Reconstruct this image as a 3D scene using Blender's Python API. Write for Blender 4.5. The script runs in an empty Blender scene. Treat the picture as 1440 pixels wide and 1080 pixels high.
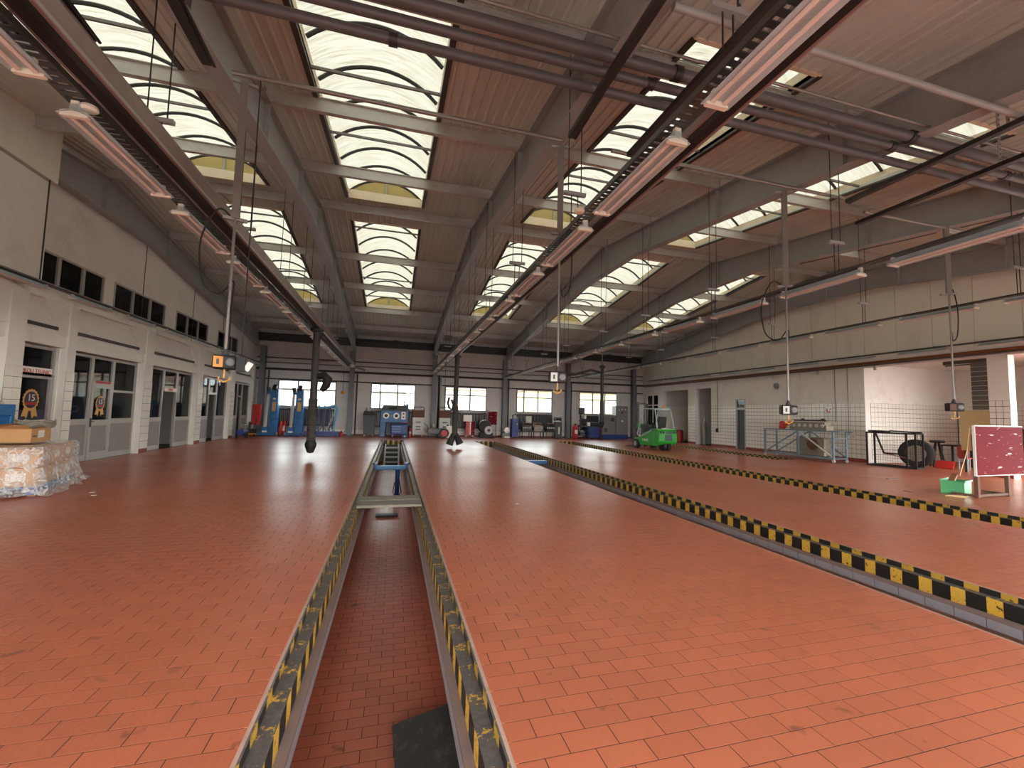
import bpy, math, random
import numpy as np
from mathutils import Vector, Matrix
random.seed(11)
SC = bpy.context.scene
COL = SC.collection
PI = math.pi

# ---------------------------------------------------------------- camera
def make_camera():
    f = 603.1
    yaw, pitch, roll = (math.radians(a) for a in (15.303, 4.037, 1.420))
    F = Vector((math.sin(yaw)*math.cos(pitch), math.cos(yaw)*math.cos(pitch), math.sin(pitch)))
    r = Vector((math.cos(yaw), -math.sin(yaw), 0)); u = r.cross(F)
    R = math.cos(roll)*r + math.sin(roll)*u
    U = math.cos(roll)*u - math.sin(roll)*r
    cd = bpy.data.cameras.new('camera'); cd.sensor_width = 36; cd.sensor_fit = 'HORIZONTAL'
    cd.lens = f/1440*36; cd.clip_start = .05; cd.clip_end = 300
    o = bpy.data.objects.new('camera', cd); COL.objects.link(o)
    o.matrix_world = Matrix(((R.x, U.x, -F.x, 0), (R.y, U.y, -F.y, 0), (R.z, U.z, -F.z, 1.6), (0, 0, 0, 1)))
    SC.camera = o
    return R, U, F
CR, CU, CF = make_camera()
def project(p):
    q = Vector(p) - Vector((0, 0, 1.6)); d = q.dot(CF)
    if d <= .05: return None
    return 720 + 603.1*q.dot(CR)/d, 540 - 603.1*q.dot(CU)/d, d

# ---------------------------------------------------------------- daylight and exposure
W = bpy.data.worlds.new('overcast_sky'); SC.world = W; W.use_nodes = True
wn = W.node_tree.nodes; wl = W.node_tree.links
bg = wn['Background']
wtc = wn.new('ShaderNodeTexCoord'); wsx = wn.new('ShaderNodeSeparateXYZ'); wr = wn.new('ShaderNodeValToRGB')
wl.new(wtc.outputs['Generated'], wsx.inputs[0]); wl.new(wsx.outputs[2], wr.inputs[0]); wl.new(wr.outputs[0], bg.inputs[0])
wr.color_ramp.elements[0].color = (1.0, .97, .92, 1); wr.color_ramp.elements[1].color = (.80, .92, 1.0, 1)
bg.inputs[1].default_value = 6.0
SC.view_settings.view_transform = 'Standard'; SC.view_settings.look = 'None'
SC.view_settings.exposure = 1.56; SC.view_settings.gamma = 1.0; SC.view_settings.use_curve_mapping = False
SC.cycles.max_bounces = 10; SC.cycles.diffuse_bounces = 6; SC.cycles.transparent_max_bounces = 12
SC.cycles.sample_clamp_indirect = 8; SC.cycles.use_denoising = True
SC.cycles.caustics_reflective = False; SC.cycles.caustics_refractive = False

# ---------------------------------------------------------------- materials
def lin(c):
    return tuple((x/255/12.92 if x/255 <= .04045 else ((x/255+.055)/1.055)**2.4) for x in c)
def base_nodes(name):
    m = bpy.data.materials.new(name); m.use_nodes = True
    nt = m.node_tree; return m, nt, nt.nodes, nt.links, nt.nodes['Principled BSDF']
def mat(name, rgb, rough=.55, metal=0.0, var=.12, scale=3.0, bump=0.0, bscale=60.0, stain=None, stain_amt=.5, stain_scale=2.0, stretch=(1, 1, 1), spec=.5, stain_pos=(.52, .72)):
    m, nt, N, L, b = base_nodes(name)
    c = lin(rgb)
    tc = N.new('ShaderNodeTexCoord'); mp = N.new('ShaderNodeMapping'); mp.inputs['Scale'].default_value = stretch
    L.new(tc.outputs['Object'], mp.inputs[0])
    nz = N.new('ShaderNodeTexNoise'); nz.inputs['Scale'].default_value = scale; nz.inputs['Detail'].default_value = 5
    L.new(mp.outputs[0], nz.inputs['Vector'])
    mx = N.new('ShaderNodeMix'); mx.data_type = 'RGBA'
    mx.inputs[6].default_value = tuple(x*(1-var) for x in c)+(1,); mx.inputs[7].default_value = tuple(min(1, x*(1+var)) for x in c)+(1,)
    L.new(nz.outputs[0], mx.inputs[0]); out = mx.outputs[2]
    if stain:
        n2 = N.new('ShaderNodeTexNoise'); n2.inputs['Scale'].default_value = stain_scale; n2.inputs['Detail'].default_value = 8; n2.inputs['Roughness'].default_value = .7
        L.new(mp.outputs[0], n2.inputs['Vector'])
        rp = N.new('ShaderNodeValToRGB'); rp.color_ramp.elements[0].position = stain_pos[0]; rp.color_ramp.elements[1].position = stain_pos[1]
        rp.color_ramp.elements[1].color = (stain_amt,)*3+(1,); rp.color_ramp.elements[0].color = (0, 0, 0, 1)
        L.new(n2.outputs[0], rp.inputs[0])
        m2 = N.new('ShaderNodeMix'); m2.data_type = 'RGBA'; m2.inputs[7].default_value = lin(stain)+(1,)
        L.new(rp.outputs[0], m2.inputs[0]); L.new(out, m2.inputs[6]); out = m2.outputs[2]
    L.new(out, b.inputs['Base Color'])
    b.inputs['Roughness'].default_value = rough; b.inputs['Metallic'].default_value = metal
    b.inputs['Specular IOR Level'].default_value = spec
    if bump:
        n3 = N.new('ShaderNodeTexNoise'); n3.inputs['Scale'].default_value = bscale; n3.inputs['Detail'].default_value = 3
        L.new(mp.outputs[0], n3.inputs['Vector'])
        bp = N.new('ShaderNodeBump'); bp.inputs['Strength'].default_value = bump; bp.inputs['Distance'].default_value = .02
        L.new(n3.outputs[0], bp.inputs['Height']); L.new(bp.outputs[0], b.inputs['Normal'])
    return m
def glass_mat(name, tint, through=.7, rough=.03):
    m, nt, N, L, b = base_nodes(name)
    t = N.new('ShaderNodeBsdfTransparent'); t.inputs[0].default_value = lin(tint)+(1,)
    b.inputs['Base Color'].default_value = (.02, .022, .025, 1); b.inputs['Roughness'].default_value = rough
    b.inputs['Specular IOR Level'].default_value = .8
    mx = N.new('ShaderNodeMixShader'); mx.inputs[0].default_value = through
    L.new(b.outputs[0], mx.inputs[1]); L.new(t.outputs[0], mx.inputs[2]); L.new(mx.outputs[0], N['Material Output'].inputs[0])
    return m
def vault_mat(name, rgb, dirt, amount, through):
    # weathered translucent polycarbonate: daylight scatters through it
    m, nt, N, L, b = base_nodes(name)
    tc = N.new('ShaderNodeTexCoord'); mp = N.new('ShaderNodeMapping'); mp.inputs['Scale'].default_value = (.9, 13, .9)
    L.new(tc.outputs['Object'], mp.inputs[0])
    nz = N.new('ShaderNodeTexNoise'); nz.inputs['Scale'].default_value = 1.6; nz.inputs['Detail'].default_value = 9; nz.inputs['Roughness'].default_value = .72
    L.new(mp.outputs[0], nz.inputs['Vector'])
    rp = N.new('ShaderNodeValToRGB'); rp.color_ramp.elements[0].position = .45; rp.color_ramp.elements[1].position = .7
    rp.color_ramp.elements[0].color = rgb+(1,); rp.color_ramp.elements[1].color = tuple(a*(1-amount)+d*amount for a, d in zip(rgb, dirt))+(1,)
    L.new(nz.outputs[0], rp.inputs[0])
    tl = N.new('ShaderNodeBsdfTranslucent'); L.new(rp.outputs[0], tl.inputs[0])
    tr = N.new('ShaderNodeBsdfTransparent'); tr.inputs[0].default_value = (through, through*.95, through*.82, 1)
    df = N.new('ShaderNodeBsdfDiffuse'); df.inputs[0].default_value = (.45, .42, .34, 1)
    m1 = N.new('ShaderNodeMixShader'); m1.inputs[0].default_value = .25
    L.new(tl.outputs[0], m1.inputs[1]); L.new(df.outputs[0], m1.inputs[2])
    m2 = N.new('ShaderNodeMixShader'); m2.inputs[0].default_value = .12
    L.new(m1.outputs[0], m2.inputs[1]); L.new(tr.outputs[0], m2.inputs[2])
    L.new(m2.outputs[0], N['Material Output'].inputs[0])
    return m
def tile_mat(name, rgb, rough, spread, dirt_rgb=(70, 52, 46), dirt=.35):
    m, nt, N, L, b = base_nodes(name); c = lin(rgb)
    g = N.new('ShaderNodeNewGeometry'); oi = N.new('ShaderNodeObjectInfo')
    ad = N.new('ShaderNodeMath'); L.new(g.outputs['Random Per Island'], ad.inputs[0]); L.new(oi.outputs['Random'], ad.inputs[1])
    fr = N.new('ShaderNodeMath'); fr.operation = 'FRACT'; L.new(ad.outputs[0], fr.inputs[0])
    rp = N.new('ShaderNodeValToRGB'); L.new(fr.outputs[0], rp.inputs[0])
    rp.color_ramp.elements[0].color = tuple(x*(1-spread) for x in c)+(1,); rp.color_ramp.elements[1].color = (min(1, c[0]*(1+spread)), c[1]*(1+spread*.7), c[2]*(1+spread*.5), 1)
    e = rp.color_ramp.elements.new(.5); e.color = c+(1,)
    tc = N.new('ShaderNodeTexCoord')
    geo = g.outputs['Position']
    n1 = N.new('ShaderNodeTexNoise'); n1.inputs['Scale'].default_value = .45; n1.inputs['Detail'].default_value = 6; L.new(geo, n1.inputs['Vector'])
    r1 = N.new('ShaderNodeValToRGB'); r1.color_ramp.elements[0].position = .45; r1.color_ramp.elements[1].position = .8
    r1.color_ramp.elements[1].color = (dirt,)*3+(1,); L.new(n1.outputs[0], r1.inputs[0])
    n2 = N.new('ShaderNodeTexNoise'); n2.inputs['Scale'].default_value = 5.5; n2.inputs['Detail'].default_value = 8; L.new(geo, n2.inputs['Vector'])
    r2 = N.new('ShaderNodeValToRGB'); r2.color_ramp.elements[0].position = .66; r2.color_ramp.elements[1].position = .72
    r2.color_ramp.elements[1].color = (.55,)*3+(1,); L.new(n2.outputs[0], r2.inputs[0])
    ma = N.new('ShaderNodeMix'); ma.data_type = 'RGBA'; ma.inputs[7].default_value = lin(dirt_rgb)+(1,)
    L.new(r1.outputs[0], ma.inputs[0]); L.new(rp.outputs[0], ma.inputs[6])
    mb = N.new('ShaderNodeMix'); mb.data_type = 'RGBA'; mb.inputs[7].default_value = lin((60, 40, 36))+(1,)
    L.new(r2.outputs[0], mb.inputs[0]); L.new(ma.outputs[2], mb.inputs[6])
    L.new(mb.outputs[2], b.inputs['Base Color'])
    rr = N.new('ShaderNodeMapRange'); rr.inputs[3].default_value = rough-.1; rr.inputs[4].default_value = rough+.12
    L.new(n1.outputs[0], rr.inputs[0]); L.new(rr.outputs[0], b.inputs['Roughness'])
    n3 = N.new('ShaderNodeTexNoise'); n3.inputs['Scale'].default_value = 45; L.new(geo, n3.inputs['Vector'])
    bp = N.new('ShaderNodeBump'); bp.inputs['Strength'].default_value = .12; bp.inputs['Distance'].default_value = .01
    L.new(n3.outputs[0], bp.inputs['Height']); L.new(bp.outputs[0], b.inputs['Normal'])
    return m
def stripe_mat(name, period, frac, phase, top_dark=True, wear=.5, fade=1.0):
    # yellow and black hazard paint along Y, worn away on the flat ledge
    m, nt, N, L, b = base_nodes(name)
    g = N.new('ShaderNodeNewGeometry'); sp = N.new('ShaderNodeSeparateXYZ'); L.new(g.outputs['Position'], sp.inputs[0])
    dv = N.new('ShaderNodeMath'); dv.operation = 'MULTIPLY_ADD'; dv.inputs[1].default_value = 1/period; dv.inputs[2].default_value = phase+50
    L.new(sp.outputs[1], dv.inputs[0])
    fr = N.new('ShaderNodeMath'); fr.operation = 'FRACT'; L.new(dv.outputs[0], fr.inputs[0])
    lt = N.new('ShaderNodeMath'); lt.operation = 'LESS_THAN'; lt.inputs[1].default_value = frac; L.new(fr.outputs[0], lt.inputs[0])
    n1 = N.new('ShaderNodeTexNoise'); n1.inputs['Scale'].default_value = 26; n1.inputs['Detail'].default_value = 7; n1.inputs['Roughness'].default_value = .7; L.new(g.outputs['Position'], n1.inputs['Vector'])
    sn = N.new('ShaderNodeSeparateXYZ'); L.new(g.outputs['Normal'], sn.inputs[0])
    th = N.new('ShaderNodeMapRange'); th.inputs[1].default_value = .3; th.inputs[2].default_value = .8; th.inputs[3].default_value = .40; th.inputs[4].default_value = .56
    L.new(sn.outputs[2], th.inputs[0])
    gt = N.new('ShaderNodeMath'); gt.operation = 'GREATER_THAN'; L.new(n1.outputs[0], gt.inputs[0]); L.new(th.outputs[0], gt.inputs[1])
    mu = N.new('ShaderNodeMath'); mu.operation = 'MULTIPLY'; L.new(lt.outputs[0], mu.inputs[0]); L.new(gt.outputs[0], mu.inputs[1])
    # ground colour: black paint on the faces, grey worn steel on the ledge
    gr = N.new('ShaderNodeMix'); gr.data_type = 'RGBA'; gr.inputs[6].default_value = lin((26, 25, 25))+(1,); gr.inputs[7].default_value = lin((122, 116, 112))+(1,)
    up = N.new('ShaderNodeMath'); up.operation = 'MULTIPLY'; L.new(sn.outputs[2], up.inputs[0]); L.new(n1.outputs[0], up.inputs[1])
    cl = N.new('ShaderNodeMath'); cl.operation = 'MAXIMUM'; cl.inputs[1].default_value = 0; L.new(up.outputs[0], cl.inputs[0]); L.new(cl.outputs[0], gr.inputs[0])
    mx = N.new('ShaderNodeMix'); mx.data_type = 'RGBA'; mx.inputs[7].default_value = tuple(x*fade for x in lin((204, 160, 60)))+(1,)
    L.new(mu.outputs[0], mx.inputs[0]); L.new(gr.outputs[2], mx.inputs[6]); L.new(mx.outputs[2], b.inputs['Base Color'])
    b.inputs['Roughness'].default_value = .5
    return m

M = {}
M['tile'] = tile_mat('red_quarry_tile', (178, 99, 70), .31, .07, dirt=.2)
M['pit_tile'] = tile_mat('pit_quarry_tile', (204, 112, 84), .4, .09, dirt=.35)
M['grout'] = mat('dark_grout', (64, 40, 33), .85, var=.3, scale=8)
M['stripe'] = stripe_mat('hazard_paint', .28, .43, 0)
M['stripe2'] = stripe_mat('hazard_paint_lip', .28, .43, .22, fade=.7)
M['coping'] = mat('coping_brown', (132, 112, 106), .6, var=.2, scale=6)
M['coping_tile'] = mat('coping_tile_grey', (150, 148, 156), .4, var=.12, scale=5)
M['concrete'] = mat('concrete_edge', (176, 146, 132), .8, var=.25, scale=12)
M['pit_wall'] = mat('pit_wall_paint', (196, 178, 166), .6, var=.2)
M['white_wall'] = mat('white_plaster', (228, 226, 220), .75, var=.05, scale=1.2, stain=(178, 162, 142), stain_amt=.35, stain_scale=1.0, bump=.05, bscale=30)
M['panel_wall'] = mat('white_sandwich_panel', (226, 226, 214), .6, var=.04, scale=.8, stain=(184, 168, 144), stain_amt=.3, stain_scale=.9, stretch=(1, 1, .3))
M['grey_panel'] = mat('grey_sandwich_panel', (206, 203, 200), .6, var=.07, scale=1.0, stain=(130, 120, 112), stain_amt=.3)
M['wall_tile'] = mat('white_glazed_tile', (232, 228, 218), .18, var=.05, scale=2)
M['wall_grout'] = mat('tile_grout_grey', (88, 84, 80), .8, var=.1)
M['skirting'] = mat('red_skirting', (128, 56, 44), .5, var=.15)
M['ceiling'] = mat('ribbed_ceiling_sheet', (204, 212, 204), .5, var=.10, scale=.6, stain=(146, 142, 128), stain_amt=.45, stain_scale=.5, stretch=(1, .25, 1))
M['steel'] = mat('painted_grey_steel', (156, 160, 160), .45, metal=.0, var=.10, scale=1.5, stain=(96, 88, 80), stain_amt=.3, stain_scale=1.5)
M['purlin'] = mat('galvanised_purlin', (190, 190, 186), .4, metal=.25, var=.12, scale=1.5, stain=(120, 110, 98), stain_amt=.3)
M['column'] = mat('blue_grey_column', (112, 116, 124), .5, var=.12, stain=(70, 66, 66), stain_amt=.4)
M['dark_steel'] = mat('dark_steel', (58, 56, 56), .45, metal=.3, var=.2)
M['black'] = mat('black_rubber', (24, 23, 24), .6, var=.2)
M['curb'] = mat('cream_curb', (226, 214, 190), .6, var=.07, stain=(180, 160, 126), stain_amt=.3)
M['frame_dark'] = mat('dark_frame', (64, 56, 50), .5, var=.1)
M['vault'] = vault_mat('polycarbonate_vault', (.098, .091, .072), (.05, .041, .023), 1.0, .03)
M['lunette'] = vault_mat('yellowed_lunette', (.24, .20, .10), (.16, .12, .055), .9, .03)
M['lamp_body'] = mat('lamp_reflector', (172, 192, 198), .4, metal=0, var=.1, stain=(132, 126, 120), stain_amt=.4)
M['lamp_tube'] = mat('fluorescent_tube', (228, 214, 206), .25, var=.03)
M['lamp_cap'] = mat('lamp_holder', (232, 224, 208), .4, var=.05)
M['duct'] = mat('extraction_duct', (150, 130, 128), .35, metal=.5, var=.12, stain=(110, 92, 88), stain_amt=.4)
M['tray'] = mat('cable_tray', (92, 90, 88), .4, metal=.6, var=.15)
M['pipe'] = mat('brown_pipe', (92, 90, 92), .45, var=.15, stain=(66, 62, 62), stain_amt=.5)
M['pipe_grey'] = mat('grey_conduit', (140, 136, 132), .4, metal=.4, var=.1)
M['rust_pipe'] = mat('rust_brown_pipe', (128, 82, 48), .5, var=.2)
M['alu'] = mat('aluminium_frame', (176, 172, 168), .4, metal=.3, var=.05)
M['kick'] = mat('grey_kick_panel', (140, 134, 132), .5, var=.05)
M['glass'] = glass_mat('office_glass', (120, 130, 130), .55)
M['clear'] = glass_mat('window_glass', (235, 240, 240), .92)
M['office_wall'] = mat('office_wall', (206, 204, 198), .8, var=.06)
M['office_floor'] = mat('office_floor', (84, 70, 62), .6, var=.1)
M['office_dark'] = mat('dark_office_furniture', (50, 52, 56), .5, var=.2)
M['white'] = mat('white_paint', (236, 232, 226), .45, var=.03)
M['red'] = mat('red_paint', (176, 34, 34), .4, var=.12)
M['dark_red'] = mat('dark_red_board', (112, 18, 32), .8, var=.1, scale=6, stain=(226, 216, 206), stain_amt=1.0, stain_scale=2.6, stretch=(1.0, 1, 5), stain_pos=(.61, .63), spec=.2)
M['blue'] = mat('machine_blue', (36, 104, 160), .4, var=.12, stain=(26, 62, 96), stain_amt=.4)
M['deep_blue'] = mat('deep_blue', (28, 60, 130), .4, var=.15)
M['light_blue'] = mat('light_blue_paint', (110, 176, 214), .45, var=.1)
M['navy'] = mat('navy', (26, 32, 62), .4, var=.05)
M['gold'] = mat('gold_print', (206, 160, 84), .4, var=.1)
M['green'] = mat('forklift_green', (42, 150, 52), .3, var=.08)
M['green_light'] = mat('forklift_light_green', (92, 176, 84), .35, var=.08)
M['crate_green'] = mat('green_plastic', (88, 176, 120), .4, var=.12)
M['grey'] = mat('machine_grey', (120, 120, 122), .5, var=.1)
M['light_grey'] = mat('light_grey_machine', (196, 196, 194), .45, var=.07)
M['charcoal'] = mat('charcoal', (62, 66, 72), .5, var=.1)
M['metal'] = mat('bare_metal', (150, 146, 140), .35, metal=.8, var=.2)
M['engine'] = mat('engine_alloy', (146, 138, 124), .5, metal=.4, var=.3, scale=8, stain=(70, 62, 54), stain_amt=.7, stain_scale=5)
M['rust'] = mat('rusty_steel', (104, 66, 48), .7, var=.3, scale=8)
M['cart_blue'] = mat('faded_blue_steel', (116, 140, 156), .5, var=.15, stain=(120, 100, 86), stain_amt=.4)
M['cardboard'] = mat('cardboard', (190, 146, 98), .75, var=.12, scale=4)
M['paper'] = mat('paper_label', (228, 224, 216), .7, var=.06)
M['wood'] = mat('weathered_wood', (150, 108, 72), .75, var=.25, scale=5, stretch=(1, 1, 6))
M['legs_wood'] = mat('brown_leg', (104, 74, 62), .7, var=.2)
M['tan'] = mat('tan_board', (206, 180, 132), .6, var=.06)
M['teal'] = mat('teal_map', (22, 104, 124), .6, var=.5, scale=3, stain=(150, 140, 84), stain_amt=.7, stain_scale=1.6)
M['yellow'] = mat('yellow_plate', (212, 178, 96), .5, var=.1)
M['orange'] = mat('orange_face', (222, 150, 40), .45, var=.15)
M['rope'] = mat('grey_rope', (150, 144, 132), .8, var=.3, scale=20)
M['plank'] = mat('pit_cover_plank', (112, 106, 94), .6, var=.15, stain=(150, 140, 122), stain_amt=.3)
M['mat'] = mat('black_board', (54, 53, 52), .55, var=.12, stain=(150, 148, 140), stain_amt=.25, stain_scale=7)
M['hose'] = mat('exhaust_hose', (60, 56, 54), .6, var=.25, scale=12)
M['shutter'] = mat('dark_shutter', (88, 86, 80), .6, var=.1)
M['brick_far'] = mat('far_facade', (206, 190, 170), .8, var=.08, scale=1.5)
M['roof_far'] = mat('far_roof', (150, 110, 96), .8, var=.15)
M['asphalt'] = mat('outdoor_paving', (132, 130, 126), .9, var=.12)
M['cyan'] = mat('turquoise_facade', (96, 196, 206), .6, var=.05)
def film_mat():
    m, nt, N, L, b = base_nodes('stretch_film')
    b.inputs['Base Color'].default_value = (.9, .9, .9, 1); b.inputs['Roughness'].default_value = .12
    g = N.new('ShaderNodeNewGeometry')
    nz = N.new('ShaderNodeTexNoise'); nz.inputs['Scale'].default_value = 7; nz.inputs['Detail'].default_value = 4; nz.inputs['Distortion'].default_value = 2.5
    L.new(g.outputs['Position'], nz.inputs['Vector'])
    bp = N.new('ShaderNodeBump'); bp.inputs['Strength'].default_value = .9; bp.inputs['Distance'].default_value = .08
    L.new(nz.outputs[0], bp.inputs['Height']); L.new(bp.outputs[0], b.inputs['Normal'])
    rp = N.new('ShaderNodeValToRGB'); rp.color_ramp.elements[0].position = .42; rp.color_ramp.elements[1].position = .68
    rp.color_ramp.elements[0].color = (.82, .82, .82, 1); rp.color_ramp.elements[1].color = (.3, .3, .3, 1)
    L.new(nz.outputs[0], rp.inputs[0])
    t = N.new('ShaderNodeBsdfTransparent'); mx = N.new('ShaderNodeMixShader')
    L.new(rp.outputs[0], mx.inputs[0]); L.new(b.outputs[0], mx.inputs[1]); L.new(t.outputs[0], mx.inputs[2]); L.new(mx.outputs[0], N['Material Output'].inputs[0])
    return m
M['film'] = film_mat()
def mesh_wire_mat():
    return M['dark_steel']

# ---------------------------------------------------------------- mesh builder
class MB:
    def __init__(s): s.v = []; s.f = []
    def add(s, vs, fs):
        k = len(s.v); s.v += [tuple(p) for p in vs]; s.f += [tuple(i+k for i in q) for q in fs]; return s
    def box(s, x0, x1, y0, y1, z0, z1):
        return s.add([(x0, y0, z0), (x1, y0, z0), (x1, y1, z0), (x0, y1, z0), (x0, y0, z1), (x1, y0, z1), (x1, y1, z1), (x0, y1, z1)],
                     [(3, 2, 1, 0), (4, 5, 6, 7), (0, 1, 5, 4), (1, 2, 6, 5), (2, 3, 7, 6), (3, 0, 4, 7)])
    def bar(s, a, b, w, h=None, up=(0, 0, 1)):
        h = w if h is None else h
        a = Vector(a); b = Vector(b); d = (b-a).normalized(); u = Vector(up)
        if abs(d.dot(u)) > .98: u = Vector((0, 1, 0))
        sd = d.cross(u).normalized()*(w/2); u2 = sd.cross(d).normalized()*(h/2)
        vs = []
        for p in (a, b):
            for i, j in ((-1, -1), (1, -1), (1, 1), (-1, 1)): vs.append(p+sd*i+u2*j)
        return s.add(vs, [(3, 2, 1, 0), (4, 5, 6, 7), (0, 1, 5, 4), (1, 2, 6, 5), (2, 3, 7, 6), (3, 0, 4, 7)])
    def cyl(s, a, b, r, n=12, r2=None):
        r2 = r if r2 is None else r2
        a = Vector(a); b = Vector(b); d = (b-a).normalized(); u = Vector((0, 0, 1))
        if abs(d.dot(u)) > .95: u = Vector((1, 0, 0))
        e1 = d.cross(u).normalized(); e2 = d.cross(e1)
        vs = []
        for p, q in ((a, r), (b, r2)):
            for i in range(n):
                t = 2*PI*i/n; vs.append(p+e1*(q*math.cos(t))+e2*(q*math.sin(t)))
        fs = [(i, (i+1) % n, n+(i+1) % n, n+i) for i in range(n)]+[tuple(range(n))[::-1], tuple(range(n, 2*n))]
        return s.add(vs, fs)
    def tube(s, pts, r, n=8, closed=False):
        P = [Vector(p) for p in pts]; rr = r if isinstance(r, (list, tuple)) else [r]*len(P)
        k0 = len(s.v); prev = None
        for i, p in enumerate(P):
            a = P[i-1] if (i > 0 or closed) else p; b = P[(i+1) % len(P)] if (i < len(P)-1 or closed) else p
            d = (b-a).normalized()
            if prev is None:
                u = Vector((0, 0, 1)) if abs(d.z) < .9 else Vector((1, 0, 0)); e1 = d.cross(u).normalized()
            else:
                e1 = (prev-d*prev.dot(d)).normalized()
            prev = e1; e2 = d.cross(e1)
            for j in range(n):
                t = 2*PI*j/n; s.v.append(tuple(p+e1*(rr[i]*math.cos(t))+e2*(rr[i]*math.sin(t))))
        m = len(P)
        for i in range(m if closed else m-1):
            for j in range(n):
                a = k0+i*n+j; b = k0+i*n+(j+1) % n; c = k0+((i+1) % m)*n+(j+1) % n; d = k0+((i+1) % m)*n+j
                s.f.append((a, b, c, d))
        if not closed:
            s.f.append(tuple(range(k0, k0+n))[::-1]); s.f.append(tuple(range(k0+(m-1)*n, k0+m*n)))
        return s
    def lathe(s, c, prof, axis='z', n=20, cap=True):
        # prof: list of (radius, height along axis)
        c = Vector(c); k0 = len(s.v)
        for r, h in prof:
            for j in range(n):
                t = 2*PI*j/n; a, b = r*math.cos(t), r*math.sin(t)
                s.v.append(tuple(c+Vector({'z': (a, b, h), 'x': (h, a, b), 'y': (b, h, a)}[axis])))
        for i in range(len(prof)-1):
            for j in range(n):
                s.f.append((k0+i*n+j, k0+i*n+(j+1) % n, k0+(i+1)*n+(j+1) % n, k0+(i+1)*n+j))
        if cap:
            s.f.append(tuple(range(k0, k0+n))[::-1]); s.f.append(tuple(range(k0+(len(prof)-1)*n, k0+len(prof)*n)))
        return s
    def prism(s, poly, axis, a, b):
        # poly in the two other axes: axis x -> (y,z); y -> (x,z); z -> (x,y)
        n = len(poly)
        def pt(p, t): return {'x': (t, p[0], p[1]), 'y': (p[0], t, p[1]), 'z': (p[0], p[1], t)}[axis]
        vs = [pt(p, a) for p in poly]+[pt(p, b) for p in poly]
        fs = [(i, (i+1) % n, n+(i+1) % n, n+i) for i in range(n)]+[tuple(range(n))[::-1], tuple(range(n, 2*n))]
        return s.add(vs, fs)
    def quad(s, a, b, c, d): return s.add([a, b, c, d], [(0, 1, 2, 3)])
    def mesh(s, name, smooth=False):
        me = bpy.data.meshes.new(name); me.from_pydata(s.v, [], s.f)
        import bmesh
        bm = bmesh.new(); bm.from_mesh(me); bmesh.ops.recalc_face_normals(bm, faces=bm.faces)
        if smooth:
            for f in bm.faces: f.smooth = True
            for e in bm.edges:
                if len(e.link_faces) == 2 and e.calc_face_angle(0) > .7: e.smooth = False
        bm.to_mesh(me); bm.free(); return me
    def build(s, name, m, parent=None, smooth=False, bevel=0, label=None):
        me = s.mesh(name, smooth); me.materials.append(M[m] if isinstance(m, str) else m)
        o = bpy.data.objects.new(name, me); COL.objects.link(o)
        if parent is not None: o.parent = parent
        if bevel:
            bv = o.modifiers.new('bevel', 'BEVEL'); bv.width = bevel; bv.segments = 2; bv.limit_method = 'ANGLE'
        if label: o['label'] = label
        return o
def box(*a): return MB().box(*a)
def tag(o, label=None, cat=None, group=None, kind=None):
    if label: o['label'] = label
    if cat: o['category'] = cat
    if group: o['group'] = group
    if kind: o['kind'] = kind
    return o
def thing(name, loc=(0, 0, 0), label=None, cat=None, group=None, rz=0, kind=None):
    o = bpy.data.objects.new(name, None); COL.objects.link(o); o.empty_display_size = .1
    o.location = loc; o.rotation_euler = (0, 0, rz); return tag(o, label, cat, group, kind)
def copy_tree(o, parent=None):
    c = o.copy(); COL.objects.link(c); c.parent = parent
    for ch in list(o.children): copy_tree(ch, c)
    return c
def spline(pts, n=6):
    P = [Vector(p) for p in pts]; P = [P[0]*2-P[1]]+P+[P[-1]*2-P[-2]]; out = []
    for i in range(1, len(P)-2):
        a, b, c, d = P[i-1:i+3]
        for k in range(n):
            t = k/n; out.append(.5*((2*b)+(c-a)*t+(2*a-5*b+4*c-d)*t*t+(3*b-a-3*c+d)*t**3))
    return out+[P[-2]]
def inst(me, name, loc, parent=None):
    o = bpy.data.objects.new(name, me); COL.objects.link(o); o.location = loc; o.parent = parent; return o
def text_part(name, body, size, loc, rot, m, parent=None, extrude=.002, align='CENTER'):
    cu = bpy.data.curves.new(name, 'FONT'); cu.body = body; cu.size = size; cu.align_x = align; cu.align_y = 'CENTER'; cu.extrude = extrude; cu.resolution_u = 3
    t = bpy.data.objects.new(name+'_tmp', cu); COL.objects.link(t)
    dg = bpy.context.evaluated_depsgraph_get(); me = bpy.data.meshes.new_from_object(t.evaluated_get(dg))
    bpy.data.objects.remove(t)
    me.materials.clear(); me.materials.append(M[m]); o = bpy.data.objects.new(name, me); COL.objects.link(o)
    o.location = loc; o.rotation_euler = rot; o.parent = parent; return o

# ================================================================ the setting
XL, XR, YB, YF = -8.25, 18.5, 29.2, -2.0
RIDGE = 14.65
def ceil_z(y): return 8.3-.125*abs(y-RIDGE)
def girder_z(y): return 6.97-.13*max(0, abs(y-RIDGE)-2.25)
PITS = [(-.015, .4, 24.9), (5.14, .4, 24.6), (10.25, .4, 24.9), (15.95, 14.4, 24.9)]
PA = .59                                  # half width of a pit at floor level
TW, TD, GAP = .26, .133, .006

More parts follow.
